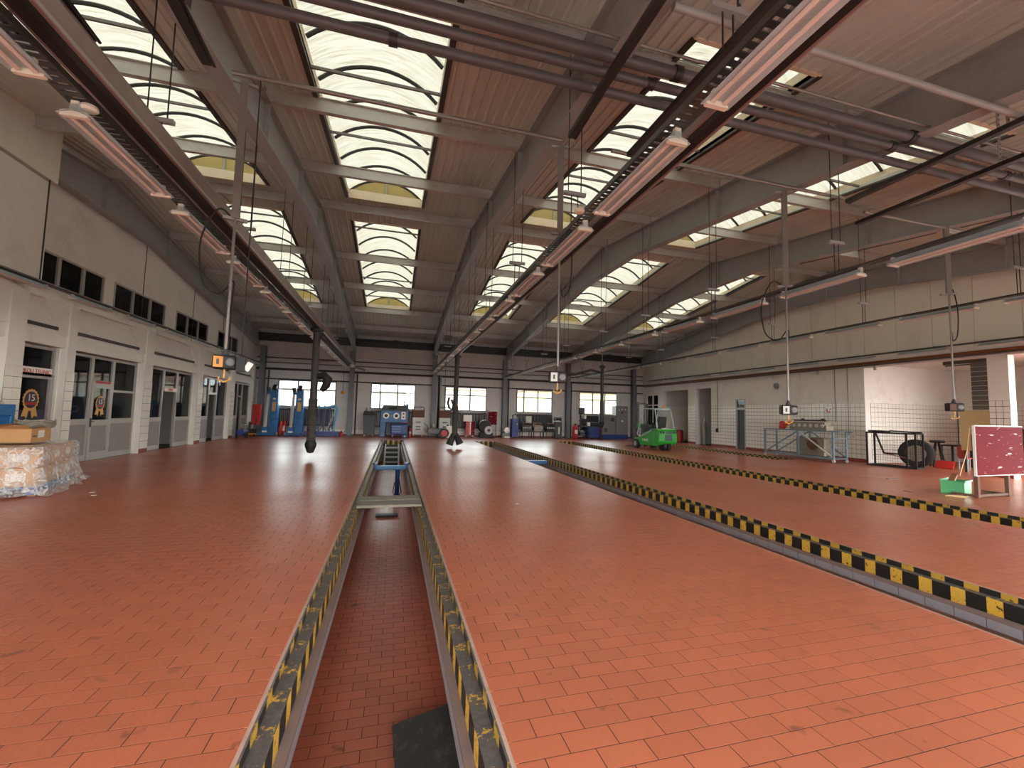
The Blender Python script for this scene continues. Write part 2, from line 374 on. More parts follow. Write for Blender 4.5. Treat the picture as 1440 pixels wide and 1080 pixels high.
def build_floor():
    mb = MB(); xs = [-9.2]
    hole = PA+.05
    for xc, y0, y1 in PITS: xs += [xc-hole, xc+hole]
    xs.append(24.2)
    for i in range(0, len(xs), 2): mb.box(xs[i], xs[i+1], YF-.6, YB+.6, -.30, -.0008)
    for xc, y0, y1 in PITS:
        mb.box(xc-hole, xc+hole, YF-.6, y0, -.30, -.0008); mb.box(xc-hole, xc+hole, y1, YB+.6, -.30, -.0008)
    fl = mb.build('floor', 'grout'); fl['kind'] = 'structure'
    tiles = []
    j0 = int((YF-.2)/TD)-1
    for j in range(j0, int(YB/TD)+1):
        ya, yb = j*TD, (j+1)*TD
        xmax = 23.6 if 3.2 < ya < 13.8 else XR
        cut = [(xc-hole+.02, xc+hole-.02) for xc, y0, y1 in PITS if yb > y0 and ya < y1]
        iv = []; x = XL
        for a, b in cut: iv.append((x, a)); x = b
        iv.append((x, xmax))
        off = (.5 if j % 2 else 0)*TW+.03*math.sin(j*12.9)
        for a, b in iv:
            k = math.floor((a-off)/TW)+1; ed = [a]
            while off+k*TW < b-.05:
                if off+k*TW > a+.05: ed.append(off+k*TW)
                k += 1
            ed.append(b)
            tiles += [(xa, xb, ya, yb) for xa, xb in zip(ed[:-1], ed[1:])]
    score = []
    for i, (xa, xb, ya, yb) in enumerate(tiles):
        if abs(xb-xa-TW) > .002 or ya > 7: continue
        p = project(((xa+xb)/2, (ya+yb)/2, 0))
        if p and -20 < p[0] < 1460 and p[1] < 1090: score.append((p[2], i))
    score.sort(); near = set(i for _, i in score[:300])
    h = GAP/2
    me = MB().box(-TW/2+h, TW/2-h, -TD/2+h, TD/2-h, -.008, 0).mesh('tile'); me.materials.append(M['tile'])
    for i in near:
        xa, xb, ya, yb = tiles[i]; inst(me, 'tile', ((xa+xb)/2, (ya+yb)/2, 0), fl)
    rest = np.array([t for i, t in enumerate(tiles) if i not in near])
    n = len(rest); V = np.zeros((n, 8, 3))
    xa, xb, ya, yb = rest[:, 0]+h, rest[:, 1]-h, rest[:, 2]+h, rest[:, 3]-h
    for k, (X, Y, Z) in enumerate(((xa, ya, -.008), (xb, ya, -.008), (xb, yb, -.008), (xa, yb, -.008), (xa, ya, 0), (xb, ya, 0), (xb, yb, 0), (xa, yb, 0))):
        V[:, k, 0] = X; V[:, k, 1] = Y; V[:, k, 2] = Z
    F = np.array([(4, 5, 6, 7), (0, 1, 5, 4), (1, 2, 6, 5), (2, 3, 7, 6), (3, 0, 4, 7)])
    FF = (np.arange(n)[:, None, None]*8+F[None]).reshape(-1, 4)
    m2 = bpy.data.meshes.new('tile_field'); m2.from_pydata(V.reshape(-1, 3).tolist(), [], FF.tolist()); m2.materials.append(M['tile'])
    o = inst(m2, 'tile_field', (0, 0, 0), fl); o['kind'] = 'stuff'
build_floor()

def build_pit(i, xc, y0, y1, label):
    p = thing('service_pit', (xc, y0, 0), label, 'service pit', 'service pits sunk in the tiled floor')
    L = y1-y0; a = PA; d = -1.15
    for s in (-1, 1):
        prof = [(a, -.004), (a, -.06), (a-.09, -.06), (a-.09, -.21), (a+.049, -.21), (a+.049, -.004)]
        MB().prism([(s*x, z) for x, z in prof[1:5]+[(a+.049, -.06)]], 'y', 0, L).build('edge_rail', 'stripe', p)
        MB().box(min(s*a, s*(a+.012)), max(s*a, s*(a+.012)), 0, L, -.06, -.003).build('edge_lip', 'stripe2', p)
        box(min(s*(a+.012), s*(a+.049)), max(s*(a+.012), s*(a+.049)), 0, L, -.06, -.002).build('mortar_strip', 'concrete', p)
        x0, x1 = sorted((s*(a-.145), s*(a+.049)))
        c = box(x0, x1, 0, L, -.245, -.21).build('coping', 'coping', p)
        n = int(L/.25)
        if i == 1 and s == 1:
            me = MB().box(-.012, 0, .004, .246, -.335, -.247).mesh('coping_tile'); me.materials.append(M['coping_tile'])
            for k in range(n): inst(me, 'coping_tile', (a-.133, k*.25, 0), c)
        else:
            mb = MB()
            for k in range(n): mb.box(min(s*(a-.145), s*(a-.133)), max(s*(a-.145), s*(a-.133)), k*.25+.004, k*.25+.246, -.335, -.247)
            mb.build('coping_tile_row', 'coping_tile', c)['kind'] = 'stuff'
        x0, x1 = sorted((s*(a-.132), s*(a+.25)))
        box(x0, x1, 0, L, -.34, -.247).build('ledge', 'grout', c)
        x0, x1 = sorted((s*(a+.22), s*(a+.3)))
        box(x0, x1, 0, L, d-.1, -.30).build('pit_wall', 'pit_wall', p)
    for ya, yb in ((-.08, 0), (L, L+.08)): box(-a-.3, a+.3, ya, yb, d-.1, -.06).build('end_wall', 'pit_wall', p)
    box(-a, a, L-.05, L, -.34, -.002).build('end_stripe', stripe_x, p)
    pf = box(-a-.25, a+.25, 0, L, d-.1, d-.0008).build('pit_floor', 'grout', p)
    if i == 0:
        me = MB().box(-TW/2+.003, TW/2-.003, -TD/2+.003, TD/2-.003, d-.008, d).mesh('tile'); me.materials.append(M['pit_tile'])
        rest = MB(); cnt = 0; hw = a+.22
        for j in range(int(L/TD)):
            off = .13 if j % 2 else 0
            k = math.floor((-hw-off)/TW)
            while off+k*TW < hw:
                xa, xb = max(-hw, off+k*TW), min(hw, off+(k+1)*TW); k += 1
                if xb-xa < .03: continue
                if xb-xa > TW-.01 and y0+j*TD > 3.0 and cnt < 260:
                    inst(me, 'tile', ((xa+xb)/2, (j+.5)*TD, 0), pf); cnt += 1
                else: rest.box(xa+.003, xb-.003, j*TD+.003, (j+1)*TD-.003, d-.008, d)
        rest.build('tile_field', 'pit_tile', pf)['kind'] = 'stuff'
    else:
        box(-a-.22, a+.22, 0, L, d-.006, d).build('tile_field', 'pit_tile', pf)['kind'] = 'stuff'
    return p
def stripe_x_mat():
    m = M['stripe'].copy(); m.name = 'hazard_paint_end'
    N = m.node_tree.nodes; L = m.node_tree.links
    for n in N:
        if n.type == 'SEPXYZ' and n.inputs[0].links[0].from_socket.name == 'Position':
            for l in list(n.outputs[1].links):
                t = l.to_socket; L.remove(l); L.new(n.outputs[0], t)
    return m
stripe_x = stripe_x_mat()
pit_labels = ['long open service pit with blue jack beam and stairs inside', 'service pit with grey coping tiles and hazard stripes, second from the offices',
              'service pit running past the green forklift', 'short service pit beside the tiled wall with the dark doorway']
for i, (xc, y0, y1) in enumerate(PITS): build_pit(i, xc, y0, y1, pit_labels[i])

def wall_cells(mb, mk, u0, u1, z0, z1, holes):
    us = sorted(set([u0, u1]+[h[0] for h in holes]+[h[1] for h in holes]))
    for a, b in zip(us[:-1], us[1:]):
        if b <= u0 or a >= u1: continue
        cut = sorted((h[2], h[3]) for h in holes if h[0] < b-1e-6 and h[1] > a+1e-6)
        z = z0
        for c, d in cut:
            if c > z: mk(mb, a, b, z, c)
            z = max(z, d)
        if z < z1: mk(mb, a, b, z, z1)

# ---------------------------------------------------------------- roof
GX = [-8.1, -2.55, 2.45, 7.5, 12.45, 18.2]
SKY = [(-6.15, -3.9), (-1.63, .59), (4.0, 6.25), (8.75, 10.95), (13.85, 16.05)]
SY = [(4.95, 13.75), (15.45, 24.05)]
ceil_root = thing('ceiling', (0, 0, 0), kind='structure')
def panel(x0, x1, y0, y1, parent=None):
    n = max(1, round((x1-x0)/.2)); st = (x1-x0)/n; low = []
    for k in range(n):
        x = x0+k*st
        low += [(x, 0), (x+st*.62, 0), (x+st*.72, -.022), (x+st*.9, -.022)]
    low.append((x1, 0))
    cuts = [y0]+([RIDGE] if y0 < RIDGE < y1 else [])+[y1]
    mb = MB(); m = len(low)
    for ya, yb in zip(cuts[:-1], cuts[1:]):
        vs = [(x, ya, ceil_z(ya)+z) for x, z in low]+[(x, yb, ceil_z(yb)+z) for x, z in low]
        vs += [(x0, ya, ceil_z(ya)+.09), (x1, ya, ceil_z(ya)+.09), (x0, yb, ceil_z(yb)+.09), (x1, yb, ceil_z(yb)+.09)]
        fs = [(i, i+1, m+i+1, m+i) for i in range(m-1)]
        fs += [(2*m, 2*m+2, 2*m+3, 2*m+1), (0, m, 2*m+2, 2*m), (m-1, 2*m+1, 2*m+3, 2*m-1), tuple(range(m))+(2*m+1, 2*m), tuple(range(m, 2*m))+(2*m+3, 2*m+2)]
        mb.add(vs, fs)
    return mb.build('ceiling_panel', 'ceiling', ceil_root)
xcur = -9.0
for (a, b) in SKY+[(19.2, 19.2)]:
    n = max(1, round((a-xcur)/1.0))
    for k in range(n): panel(xcur+(a-xcur)*k/n, xcur+(a-xcur)*(k+1)/n, YF-.5, YB+.5)
    if b > a:
        for ya, yb in ((YF-.5, SY[0][0]), (SY[0][1], SY[1][0]), (SY[1][1], YB+.5)):
            for k in range(2): panel(a+(b-a)*k/2, a+(b-a)*(k+1)/2, ya, yb)
    xcur = b

def skylight(x0, x1, y0, y1, label):
    t = thing('skylight', ((x0+x1)/2, y0, ceil_z(y0)), label, 'skylight', 'barrel skylights in the roof')
    w = (x1-x0)/2; zb = ceil_z(y0)
    def z(y): return ceil_z(y0+y)-zb
    L = y1-y0; H = .24; RISE = .46; NS = 14
    R = (w*w+RISE*RISE)/(2*RISE); th = math.asin(w/R)
    arc = [(R*math.sin(-th+2*th*k/NS), R*math.cos(-th+2*th*k/NS)-(R-RISE)) for k in range(NS+1)]
    for s in (-1, 1):
        vs = []
        for y in (0, L):
            for x, zz in ((s*w, -.02), (s*(w+.05), -.02), (s*(w+.05), H), (s*w, H)): vs.append((x, y, z(y)+zz))
        MB().add(vs, [(0, 1, 2, 3), (7, 6, 5, 4), (0, 4, 5, 1), (1, 5, 6, 2), (2, 6, 7, 3), (3, 7, 4, 0)]).build('curb', 'curb', t)
        vs = []
        for y in (0, L):
            for x, zz in ((s*(w-.004), -.035), (s*(w+.09), -.035), (s*(w+.09), .012), (s*(w-.004), .012)): vs.append((x, y, z(y)+zz))
        MB().add(vs, [(0, 1, 2, 3), (7, 6, 5, 4), (0, 4, 5, 1), (1, 5, 6, 2), (2, 6, 7, 3), (3, 7, 4, 0)]).build('trim_angle', 'frame_dark', t)
    for y, s in ((0, -1), (L, 1)):
        e = box(-w-.05, w+.05, y-.03, y+.03, z(y)-.03, z(y)+H).build('end_curb', 'curb', t)
        vs = [(x, y, z(y)+H+zz) for x, zz in arc]
        MB().add(vs+[(v[0], v[1]+.015, v[2]) for v in vs], [tuple(range(NS+1)), tuple(range(2*NS+1, NS, -1))]).build('lunette', 'lunette', t)
        box(-.03, .03, y-.03, y+.04, z(y)+H, z(y)+H+RISE).build('mullion', 'steel', t)
    mb = MB(); vs = []
    for y in (0, L):
        for off in (0, .02): vs += [(x*(1+off/w*.9), y, z(y)+H+zz+off) for x, zz in arc]
    m = NS+1
    fs = [(i, i+1, 2*m+i+1, 2*m+i) for i in range(NS)]
    mb.add(vs[:m]+vs[2*m:3*m], [(i, i+1, m+i+1, m+i) for i in range(NS)])
    mb.build('vault_sheet', 'vault', t, smooth=True)
    n = 8
    for k in range(n+1):
        y = L*k/n
        MB().tube([(x*.975, y, z(y)+H+zz-.035) for x, zz in arc], .035, 6).build('hoop', 'dark_steel', t)
    for k in range(n):
        y = L*(k+.5)/n
        if k % 2 == 0: MB().bar((-w, y, z(y)+.06), (w, y, z(y)+.06), .035, .05).build('tie_bar', 'grey', t)
    return t
bays = ['beside the office wall', 'above the pit with the stairs', 'above the tile-edged pit', 'above the pit by the forklift', 'beside the tiled right wall']
ORD = ['first', 'second', 'third', 'fourth', 'fifth', 'sixth', 'seventh', 'eighth', 'ninth', 'tenth', 'eleventh', 'twelfth', 'thirteenth', 'fourteenth', 'fifteenth', 'sixteenth']
for (x0, x1), nm in zip(SKY, bays):
    skylight(x0, x1, *SY[0], 'arched cream skylight crossed by brown pipes, '+nm)
    skylight(x0, x1, *SY[1], 'arched cream skylight toward the window wall, '+nm)

def girder(x, label):
    g = thing('roof_girder', (x, 0, 0), label, 'girder', 'steel roof girders')
    ys = [YF, 3, 7, RIDGE-2.25, RIDGE, RIDGE+2.25, 22, 26, YB-.1]
    def strip(hw, ztop, zbot):
        mb = MB(); n = len(ys); vs = []
        for y in ys: vs += [(-hw, y, zbot(y)), (hw, y, zbot(y)), (hw, y, ztop(y)), (-hw, y, ztop(y))]
        fs = [(3, 2, 1, 0), tuple(4*(n-1)+k for k in range(4))]
        for i in range(n-1):
            for k in range(4): fs.append((4*i+k, 4*i+(k+1) % 4, 4*i+4+(k+1) % 4, 4*i+4+k))
        return mb.add(vs, fs)
    top = lambda y: ceil_z(y)-.3
    strip(.008, lambda y: top(y)-.02, lambda y: girder_z(y)+.02).build('web', 'steel', g)
    strip(.13, lambda y: girder_z(y)+.022, lambda y: girder_z(y)).build('bottom_flange', 'steel', g)
    strip(.13, top, lambda y: top(y)-.022).build('top_flange', 'steel', g)
    for y in PUR:
        if y > 0:
            for s in (-1, 1):
                a, b = sorted((s*.008, s*.12)); box(a, b, y-.01, y+.01, girder_z(y)+.02, top(y)-.02).build('stiffener', 'steel', g)
    return g
PUR = [-.5, 2.45, 5.45, 8.5, 11.45, 14.25, 17.85, 20.8, 23.85, 26.9]
gl = ['steel roof girder against the office wall', 'steel roof girder over the left extraction rail with the black hose', 'steel roof girder over the long central extraction rail',
      'steel roof girder between the second and third service pits', 'steel roof girder over the floor by the forklift', 'steel roof girder against the panelled right wall']
for x, l in zip(GX, gl): girder(x, l)
for bi in range(5):
    a, b = GX[bi]+.03, GX[bi+1]-.03
    for y in PUR:
        z1 = ceil_z(y)-.02; z0 = ceil_z(y)-.3
        o = MB().prism([(-.05, 0), (.05, 0), (.05, .012), (.006, .02), (.006, .26), (.05, .268), (.05, .28), (-.05, .28), (-.05, .268), (-.006, .26), (-.006, .02), (-.05, .012)], 'x', a, b).build('roof_purlin', 'purlin')
        o.location = (0, y, z0)
        tag(o, 'grey roof purlin %s, %s from the window wall' % (bays[bi], ORD[len(PUR)-1-PUR.index(y)]), 'purlin', 'roof purlins '+bays[bi])

# ---------------------------------------------------------------- walls
# left: offices
OPEN = [(12.25, 13.5), (13.85, 17.08), (17.6, 21.15), (21.7, 25.05), (25.6, 28.6)]
UPW = [(12.35, 14.93), (15.4, 18.38), (19.2, 22.15), (23.3, 26.0)]
UZ = (4.47, 5.28); HEAD = 3.0
mb = MB()
holes = [(a, b, 0, HEAD) for a, b in OPEN]+[(a, b)+UZ for a, b in UPW]
wall_cells(mb, lambda m, a, b, c, d: m.box(XL-.25, XL, a, b, c, d), YF, YB, 0, 6.2, holes)
mb.prism([(YF, 6.2), (YB, 6.2), (YB, ceil_z(YB)+.05), (RIDGE, ceil_z(RIDGE)+.05), (YF, ceil_z(YF)+.05)], 'x', XL-.25, XL)
wl_ = mb.build('wall_left', 'white_wall'); wl_['kind'] = 'structure'
PIL = [(11.75, 12.2), (13.53, 13.82), (17.1, 17.58), (21.17, 21.68), (25.07, 25.58), (28.62, 29.1)]
tm = MB().box(0, .012, .004, .216, .004, .246).mesh('tile'); tm.materials.append(M['wall_tile'])
for k, (a, b) in enumerate(PIL):
    p = box(XL, XL+.15, a, b, 0, 4.14).build('pilaster', 'white_wall', wl_)
    box(XL+.15, XL+.165, a, b, 0, .14).build('skirting', 'skirting', p)
    g = box(XL+.15, XL+.154, a, b, .14, 2.41).build('grout_bed', 'wall_grout', p)
    n = 2; w = (b-a)/n
    for i in range(n):
        for j in range(9):
            o = inst(tm, 'tile', (XL+.152, a+i*w, .145+j*.252), p); o.scale = (1, w/.22, 1)
for (a, b) in [(9.0, 11.75)]+[(PIL[i][1], PIL[i+1][0]) for i in range(5)]:
    box(XL, XL+.09, a, b, 3.0, 3.27).build('lintel', 'white_wall', wl_)
    box(XL, XL+.14, a, b, 4.1, 4.24).build('soffit', 'white_wall', wl_)
    box(XL+.0, XL+.05, a+.03, b-.22, 3.42, 3.50).build('dark_slot', 'frame_dark', wl_)
    MB().prism([(b-.85, 4.1), (b, 4.1), (b, 3.32), (b-.12, 3.32), (b-.3, 3.62)], 'x', XL, XL+.12).build('haunch', 'white_wall', wl_)
# cladding box that hides the girder near the front
box(XL, XL+.42, YF, 12.25, 6.72, 6.2+1.75).build('cladding', 'panel_wall', wl_)
box(XL, XL+.38, YF, 12.12, 4.25, 6.66).build('cladding', 'white_wall', wl_)
for y in (12.05, 8.3): box(XL+.38, XL+.40, y-.01, y+.01, 4.3, 7.9).build('cable', 'dark_steel', wl_)
for y in (16.9, 20.6, 23.9): box(XL, XL+.012, y-.012, y+.012, 4.3, girder_z(y)).build('cable', 'dark_steel', wl_)
for k, (a, b) in enumerate(UPW):
    w = thing('window_%d' % (k+1), (XL, a, UZ[0]), kind='structure')
    W_ = b-a; H_ = UZ[1]-UZ[0]
    mb = MB(); mb.box(-.06, .02, 0, W_, 0, .05).box(-.06, .02, 0, W_, H_-.05, H_).box(-.06, .02, 0, .05, .05, H_-.05).box(-.06, .02, W_-.05, W_, .05, H_-.05)
    mb.build('window_frame', 'alu', w)
    for t in (.33, .67): box(-.06, .015, W_*t-.05, W_*t+.05, .05, H_-.05).build('mullion', 'alu', w)
    for t0, t1 in ((0, .33), (.33, .67), (.67, 1)): box(-.035, -.03, W_*t0+.05, W_*t1-.05, .05, H_-.05).build('pane', 'glass', w)
# rooms behind the left wall
mb = MB(); mb.box(-12.2, -12.1, 8, YB, 0, 6.0).box(-12.1, XL-.25, 8, YB, 3.2, 3.3).box(-12.1, XL-.25, 8, YB, 5.9, 6.0).box(-12.1, XL-.25, 7.9, 8, 0, 6).box(-12.1, XL-.25, YB, YB+.1, 0, 6)
for y in (13.68, 17.34, 21.42, 25.32): mb.box(-12.1, XL-.25, y-.05, y+.05, 0, 3.2)
mb.build('office_partitions', 'office_wall', wl_); box(-12.1, XL-.25, 8, YB, -.05, .0).build('office_floor', 'office_floor', wl_)

def lite(root, y0, y1, sill=1.05, bar=None, kick=True, glass='glass', head=2.97):
    x0, x1 = -.06, .03
    mb = MB(); mb.box(x0, x1, y0, y0+.06, 0, head).box(x0, x1, y1-.06, y1, 0, head).box(x0, x1, y0+.06, y1-.06, head-.07, head).box(x0, x1, y0+.06, y1-.06, 0, .16).box(x0, x1, y0+.06, y1-.06, sill-.03, sill+.12)
    fr = mb.build('frame', 'alu', root)
    if kick: box(-.03, .005, y0+.06, y1-.06, .16, sill-.03).build('kick_panel', 'kick', root)
    z = sill+.12
    if bar:
        box(x0, x1, y0+.06, y1-.06, bar-.03, bar+.04).build('cross_bar', 'alu', root)
        box(-.02, -.014, y0+.06, y1-.06, z, bar-.03).build('pane', glass, root); box(-.02, -.014, y0+.06, y1-.06, bar+.04, head-.07).build('pane', glass, root)
    else: box(-.02, -.014, y0+.06, y1-.06, z, head-.07).build('pane', glass, root)
def leaf(root, y0, y1, top=2.12):
    d = thing('door_leaf', (0, 0, 0)); d.parent = root
    mb = MB(); mb.box(-.05, .05, y0+.01, y0+.12, 0, top).box(-.05, .05, y1-.12, y1-.01, 0, top).box(-.05, .05, y0+.12, y1-.12, top-.12, top).box(-.05, .05, y0+.12, y1-.12, 0, .22).box(-.05, .05, y0+.12, y1-.12, .98, 1.14)
    mb.build('door_frame', 'alu', d); box(-.02, .01, y0+.12, y1-.12, .22, .98).build('kick_panel', 'kick', d); box(-.01, -.004, y0+.12, y1-.12, 1.14, top-.12).build('pane', 'glass', d)
    MB().box(.05, .075, y0+.03, y0+.07, .95, 1.2).cyl((.07, y0+.05, 1.1), (.07, y0+.17, 1.1), .012, 8).build('door_handle', 'dark_steel', d)
    return d
def transom(root, y0, y1, z0=2.12, sign=None, z1=2.97):
    mb = MB(); mb.box(-.06, .03, y0, y0+.06, z0, z1).box(-.06, .03, y1-.06, y1, z0, z1).box(-.06, .03, y0+.06, y1-.06, z1-.07, z1).box(-.06, .03, y0+.06, y1-.06, z0, z0+.1)
    mb.build('frame', 'alu', root); box(-.02, -.014, y0+.06, y1-.06, z0+.1, z1-.07).build('pane', 'glass', root)
    if sign:
        b = box(.03, .05, y0+.1, y1-.1, z0-.06, z0+.14).build('sign_board', 'white', root)
        text_part('sign_text', sign, .135, (.053, (y0+y1)/2, z0+.04), (PI/2, 0, PI/2), 'red', b)
def badge(root, y, z, s=1.0):
    e = []
    for k in range(36):
        t = 2*PI*k/36; r = (.235 if k % 2 else .262)*s; e.append((y+r*math.sin(t), z+r*1.08*math.cos(t)))
    mb = MB()
    for sg in (-1, 1): mb.prism([(y+sg*.02*s, z-.2*s), (y+sg*.17*s, z-.14*s), (y+sg*.25*s, z-.42*s), (y+sg*.15*s, z-.40*s), (y+sg*.08*s, z-.47*s)], 'x', .012, .014)
    b = mb.build('rosette_ribbon', 'gold', root)
    MB().prism(e, 'x', .014, .018).build('rosette_ring', 'gold', root)
    MB().prism([(y+.2*s*math.sin(2*PI*k/28), z+.21*s*math.cos(2*PI*k/28)) for k in range(28)], 'x', .018, .021).build('rosette_disc', 'navy', root)
    box(.021, .024, y-.16*s, y+.16*s, z-.125*s, z-.06*s).build('rosette_banner', 'red', root)
    text_part('rosette_number', '15', .24*s, (.023, y, z+.045*s), (PI/2, 0, PI/2), 'white', root)
# door 1: technical office
XG = XL-.09
d1 = thing('door_1', (XG, 0, 0), kind='structure')
transom(d1, 12.27, 13.48, 2.3, 'BIROU TEHNIC'); lf = leaf(d1, 12.27, 13.48, 2.3); badge(lf, 12.87, 1.66, .95)
box(-.012, -.002, 12.4, 13.36, 1.14, 1.42).build('film_band', 'navy', lf)
# glazed fronts
fronts = [(13.85, 14.9, 15.86, 17.08), (17.6, 18.85, 19.87, 21.15), (21.7, 22.95, 23.85, 25.05), (25.6, 26.8, 27.5, 28.6)]
for k, (a, b, c, d) in enumerate(fronts):
    w = thing('door_%d' % (k+2), (XG, 0, 0), kind='structure')
    lite(w, a, b); lite(w, c, d, bar=(2.0 if k == 0 else None))
    if k == 0:
        transom(w, b, c, 2.18); lf = leaf(w, b, c, 2.18); badge(lf, (b+c)/2, 1.62, .8)
        box(.05, .056, b+.15, c-.15, 2.20, 2.27).build('notice_strip', 'red', w)
    else:
        transom(w, b, c, 2.18)
        if k == 1:
            s = box(.03, .045, b+.06, c-.06, 2.14, 2.28).build('notice_strip', 'white', w); box(.045, .048, b+.35, c-.35, 2.18, 2.24).build('notice_print', 'red', s)
# office contents that show through the glazing
def office_stuff():
    o = box(-.02, .0, -.55, .55, -.55, .55).build('wall_map', 'teal'); o.location = (-9.6, 19.9, 1.55); o.rotation_euler = (0, 0, -.55); tag(o, 'teal wall map behind the open office door', 'map')
    t = thing('office_desk', (-9.9, 20.0, 0), 'dark office desk with a printer, behind the open door', 'desk')
    box(-.4, .4, -.7, .7, .74, .79).build('desk_top', 'office_dark', t)
    for sx in (-.36, .36):
        for sy in (-.66, .66): box(sx-.03, sx+.03, sy-.03, sy+.03, 0, .74).build('leg', 'office_dark', t)
    p = box(-.22, .22, -.25, .25, 0, .25).build('printer', 'light_grey', None, bevel=.02); p.location = (-9.85, 19.85, .79); tag(p, 'light grey printer on the office desk', 'printer')
    c = thing('office_chair', (-9.2, 19.75, 0), 'black office chair seen through the open office door', 'chair')
    MB().lathe((0, 0, .42), [(.05, 0), (.22, 0), (.24, .04), (.22, .08), (.02, .09)]).build('seat', 'black', c)
    box(-.2, .2, .2, .25, .55, .95).build('backrest', 'black', c, bevel=.03); MB().cyl((0, 0, .08), (0, 0, .42), .03).build('post', 'dark_steel', c)
    mb = MB()
    for k in range(5): mb.bar((0, 0, .07), (.26*math.cos(k*1.256), .26*math.sin(k*1.256), .05), .05, .05)
    mb.build('base', 'black', c)
    s = thing('side_cabinet', (-9.3, 23.4, 0), 'dark cabinet with a cash box, behind the third glazed front', 'cabinet')
    box(-.3, .3, -.35, .35, 0, .95).build('body', 'office_dark', s); box(-.25, .25, -.3, .3, .95, 1.2).build('cash_box', 'charcoal', s); box(.3, .32, -.3, .3, .08, .88).build('door', 'light_grey', s)
office_stuff()

# back wall with five windows
BWX = [(-6.87, -3.6, (.33, .66)), (-1.44, 1.3, (.2, .6)), (3.49-.15, 6.15, (.2, .6)), (8.37, 11.0, (.2, .6)), (13.18, 16.22, (.35, .68))]
BZ = (1.78, 3.33)
mb = MB(); wall_cells(mb, lambda m, a, b, c, d: m.box(a, b, YB, YB+.2, c, d), XL-.3, XR+.3, 0, 6.62, [(a, b)+BZ for a, b, _ in BWX])
wb = mb.build('wall_back', 'grey_panel'); wb['kind'] = 'structure'
x = XL+.05
while x < XR-.2:
    x1 = min(x+1.12, XR)
    box(x+.012, x1-.012, YB-.03, YB, 3.42, 5.72).build('wall_panel', 'grey_panel', wb)
    for a, b, _ in BWX:
        if x < b and x1 > a: break
    else: box(x+.012, x1-.012, YB-.03, YB, .42, 3.40).build('wall_panel', 'grey_panel', wb)
    x = x1
box(XL, XR, YB-.05, YB, 0, .36).build('plinth', 'white_wall', wb); box(XL, XR, YB-.062, YB-.05, 0, .1).build('skirting', 'skirting', wb)
box(XL, XR, YB-.2, YB, 5.74, 6.2).build('eaves_beam', 'dark_steel', wb); box(XL, XR, YB-.35, YB-.2, 6.1, 6.2).build('eaves_flange', 'dark_steel', wb)
for xa, xb in zip(GX[:-1], GX[1:]):
    xm = (xa+xb)/2
    MB().bar((xa+.2, YB-.5, 5.75), (xm, YB-.5, 6.2), .06).bar((xb-.2, YB-.5, 5.75), (xm, YB-.5, 6.2), .06).build('eaves_brace', 'dark_steel', wb)
for z, r, m, y in ((4.72, .035, 'dark_steel', .1), (4.42, .03, 'pipe', .12), (4.02, .07, 'dark_steel', .25), (3.42, .04, 'dark_steel', .06)):
    o = MB().cyl((XL+.1, YB-y, z), (XR-.1, YB-y, z), r, 8).build('wall_pipe', m, None, smooth=True)
    tag(o, {4.72: 'thin dark pipe along the window wall, highest of its set', 4.42: 'brown pipe along the window wall, between two dark ones', 4.02: 'thick dark pipe along the window wall', 3.42: 'dark rail just above the windows'}[z], 'pipe')
for k, (a, b, sp) in enumerate(BWX):
    w = thing('window_%d' % (k+5), (a, YB, BZ[0]), kind='structure'); Wd = b-a; H = BZ[1]-BZ[0]
    MB().box(-.04, Wd+.04, -.05, .1, -.05, .02).box(-.04, Wd+.04, -.05, .1, H-.02, H+.05).box(-.04, .03, -.05, .1, .02, H-.02).box(Wd-.03, Wd+.04, -.05, .1, .02, H-.02).build('window_frame', 'grey', w)
    es = [0]+[t*Wd for t in sp]+[Wd]; zs = [0, H*.66, H]
    for e in es[1:-1]: box(e-.045, e+.045, -.02, .06, .02, H-.02).build('mullion', 'grey', w)
    for e0, e1 in zip(es[:-1], es[1:]):
        box(e0+.04, e1-.04, -.02, .06, zs[1]-.035, zs[1]+.035).build('transom_bar', 'grey', w)
        for z0, z1 in zip(zs[:-1], zs[1:]): box(e0+.04, e1-.04, .03, .035, z0+.02, z1-.02).build('pane', 'clear', w)
# radiators under the windows
for k, (a, b, _) in enumerate(BWX):
    nm = ['the tall blue lift posts', 'the blue two-eyed machine', 'the red tool trolley', 'the engines on stands', 'the grey switch cabinets'][k]
    r = thing('radiator', (a, YB-.2, .55), 'dark finned radiator under the window, behind '+nm, 'radiator', 'radiators under the windows')
    mb = MB(); x = .05
    while x < b-a: mb.box(x, x+.05, 0, .1, 0, 1.1); x += .105
    mb.build('fins', 'dark_steel', r)['kind'] = 'stuff'
    for z in (.08, 1.0): MB().cyl((0, .05, z), (b-a, .05, z), .03, 8).build('header', 'dark_steel', r)
# back columns
cols = [(-7.75, 'in the corner beside the office wall'), (-2.65, 'between the blue frame and the charcoal bin'), (2.55, 'between the two light grey welders'), (7.4, 'beside the small grey grinder'), (12.15, 'beside the big red extinguisher'), (17.5, 'in the corner beside the switch cabinets')]
for i, (x, l) in enumerate(cols):
    c = thing('steel_column', (x, YB-.25, 0), 'blue-grey steel column '+l, 'column', 'steel columns along the window wall')
    box(-.15, .15, -.16, -.14, 0, 5.4).build('front_flange', 'column', c); box(-.15, .15, .14, .16, 0, 5.4).build('rear_flange', 'column', c); box(-.01, .01, -.14, .14, 0, 5.4).build('web', 'column', c); box(-.2, .2, -.2, .2, 0, .02).build('base_plate', 'column', c)
    MB().cyl((.32, .12, .02), (.32, .12, 4.1), .045, 8).build('riser_pipe', 'dark_steel', c)
    if i == 2:
        for dx in (.18, .42): MB().cyl((dx, .0, .02), (dx, .0, 4.0), .08, 10).build('riser_pipe', 'pipe_grey', c, smooth=True)
